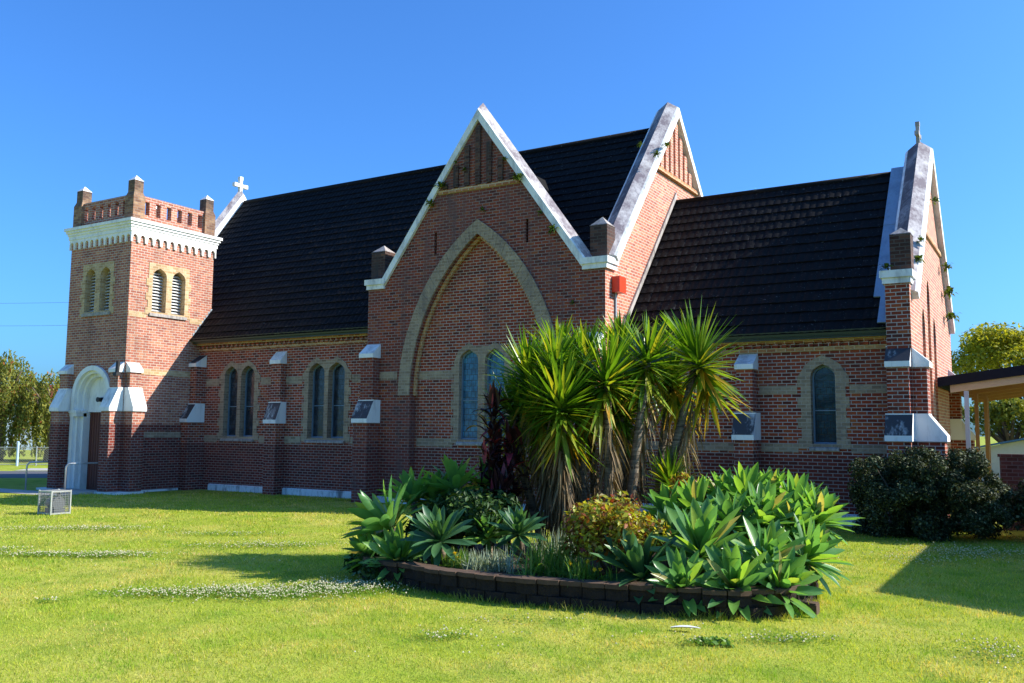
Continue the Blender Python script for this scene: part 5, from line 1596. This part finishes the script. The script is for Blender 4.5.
h[nb0:] *= r_.uniform(1.0, 3.2, nt) * (0.6 + 0.6 * np.sin(tt * 2.1) ** 2)
w = 0.0028 * np.maximum(1, rad / 8.5) * r_.uniform(0.8, 1.5, n)
a = r_.uniform(0, 2 * np.pi, n)
lean = r_.normal(0, 0.55, (n, 2)) * h[:, None]
P0 = np.stack([gx - np.cos(a) * w, gy - np.sin(a) * w, np.full(n, -0.002)], 1)
P1 = np.stack([gx + np.cos(a) * w, gy + np.sin(a) * w, np.full(n, -0.002)], 1)
P2 = np.stack([gx + lean[:, 0], gy + lean[:, 1], h], 1)
V = np.stack([P0, P1, P2], 1).reshape(-1, 3)
g = np_obj('grass', V, np.arange(3 * n).reshape(n, 3), M['grass'])
tag(g, 'short yellow green mown grass of the lawn', 'grass', kind='stuff')

PATCH = [(-9.3, 9.0, 1.5, 0.55, 900), (-8.7, 9.9, 0.7, 0.5, 500), (-10.4, 8.2, 0.9, 0.3, 160), (-18.5, 12.1, 1.6, 0.45, 330), (-14.4, 9.9, 1.0, 0.32, 320), (-15.4, 9.3, 0.7, 0.25, 130),
         (-15.2, 13.2, 1.3, 0.25, 100), (-13.1, 12.4, 1.4, 0.45, 240), (-16.5, 9.2, 0.5, 0.3, 90), (-0.6, 10.7, 0.5, 0.5, 60), (-1.4, 19.3, 1.3, 1.0, 420), (-2.3, 17.6, 0.9, 0.8, 120),
         (-2.6, 10.1, 0.6, 0.2, 60), (-3.4, 9.4, 0.18, 0.12, 8), (-5.8, 8.2, 0.4, 0.25, 40), (-0.4, 9.0, 0.4, 0.4, 35), (-5.6, 9.3, 0.8, 0.25, 25), (-11.2, 7.0, 0.3, 0.2, 14), (-12, 10.8, 2.5, 1.4, 40), (-4.5, 8.6, 2, 1, 26)]
fx, fy = [], []
lx, ly = [], []
dx_, dy_ = 0.80, 0.60     # patches stretched roughly across the view
for (x, y, a, b, m) in PATCH:
    m = int(m * 1.15)
    u, v = r_.normal(0, 0.5, m) * a, r_.normal(0, 0.5, m) * b
    fx.append(x + u * dx_ - v * dy_); fy.append(y + u * dy_ + v * dx_)
    m2 = int(m * 6) + 80
    u, v = r_.normal(0, 0.52, m2) * a, r_.normal(0, 0.52, m2) * b
    lx.append(x + u * dx_ - v * dy_); ly.append(y + u * dy_ + v * dx_)
fx, fy, lx, ly = map(np.concatenate, (fx, fy, lx, ly))
ok = free(fx, fy); fx, fy = fx[ok], fy[ok]
ok = free(lx, ly); lx, ly = lx[ok], ly[ok]
nf = len(fx)
fz = r_.uniform(0.035, 0.085, nf); fr_ = r_.uniform(0.008, 0.016, nf)
C3 = np.stack([fx, fy, fz], 1)
octa = np.array([(1, 0, 0), (0, 1, 0), (-1, 0, 0), (0, -1, 0), (0, 0, 1.0), (0, 0, -0.8)])
V1 = (C3[:, None, :] + octa[None] * fr_[:, None, None]).reshape(-1, 3)
of = np.array([(0, 1, 4), (1, 2, 4), (2, 3, 4), (3, 0, 4), (1, 0, 5), (2, 1, 5), (3, 2, 5), (0, 3, 5)])
F1 = (np.arange(nf)[:, None, None] * 6 + of[None]).reshape(-1, 3)
nl = len(lx)
lz = r_.uniform(0.025, 0.065, nl)
s = r_.uniform(0.010, 0.018, nl); a = r_.uniform(0, 6.28, nl)
V2 = np.stack([np.stack([lx + s * np.cos(a + q), ly + s * np.sin(a + q), lz + r_.normal(0, 0.005, nl)], 1) for q in (0, 2.1, 4.2)], 1).reshape(-1, 3)
F2 = np.arange(3 * nl).reshape(nl, 3) + len(V1)
o = np_obj('clover', np.concatenate([V1, V2]), np.concatenate([F1, F2]), [M['clover_flower'], M['clover']], mi=np.concatenate([np.zeros(len(F1)), np.ones(nl)]))
tag(o, 'patches of white flowering clover scattered over the lawn', 'clover', kind='stuff')

lf = blade((-3.88, 9.92, 0.03), (1, 0.25, 0.10), 0.34, 0.09, 0.12, 7, 'oval', 0.15)
V, F = collect([lf])
V2 = V + np.array([0, 0, 0.006])
nv = len(V)
o = np_obj('fallen_leaf', np.concatenate([V, V2]), np.concatenate([F, F[:, ::-1] + nv]), M['paper'])
tag(o, 'bleached white fallen leaf lying on the grass before the agaves', 'leaf')
stn = MB().box(-2.86, -2.66, 11.72, 11.90, -0.03, 0.12).box(-2.85, -2.67, 11.73, 11.89, 0.121, 0.14).build('loose_block', M['cap'])
tag(stn, 'loose brown block on the grass at the right end of the bed', 'block')

rr = np.random.default_rng(300)
V, F = leaf_cloud([(-3.25, 9.55, 0.02)], [[0.26, 0.14, 0.045]], 420, 0.032, rr, 0.6, 0.05)
V[:, 2] = np.maximum(V[:, 2], 0.004)
tag(np_obj('weed', V, F, M['strap']), 'flat dark green leafy weed in the lawn in front of the right agaves', 'weed')
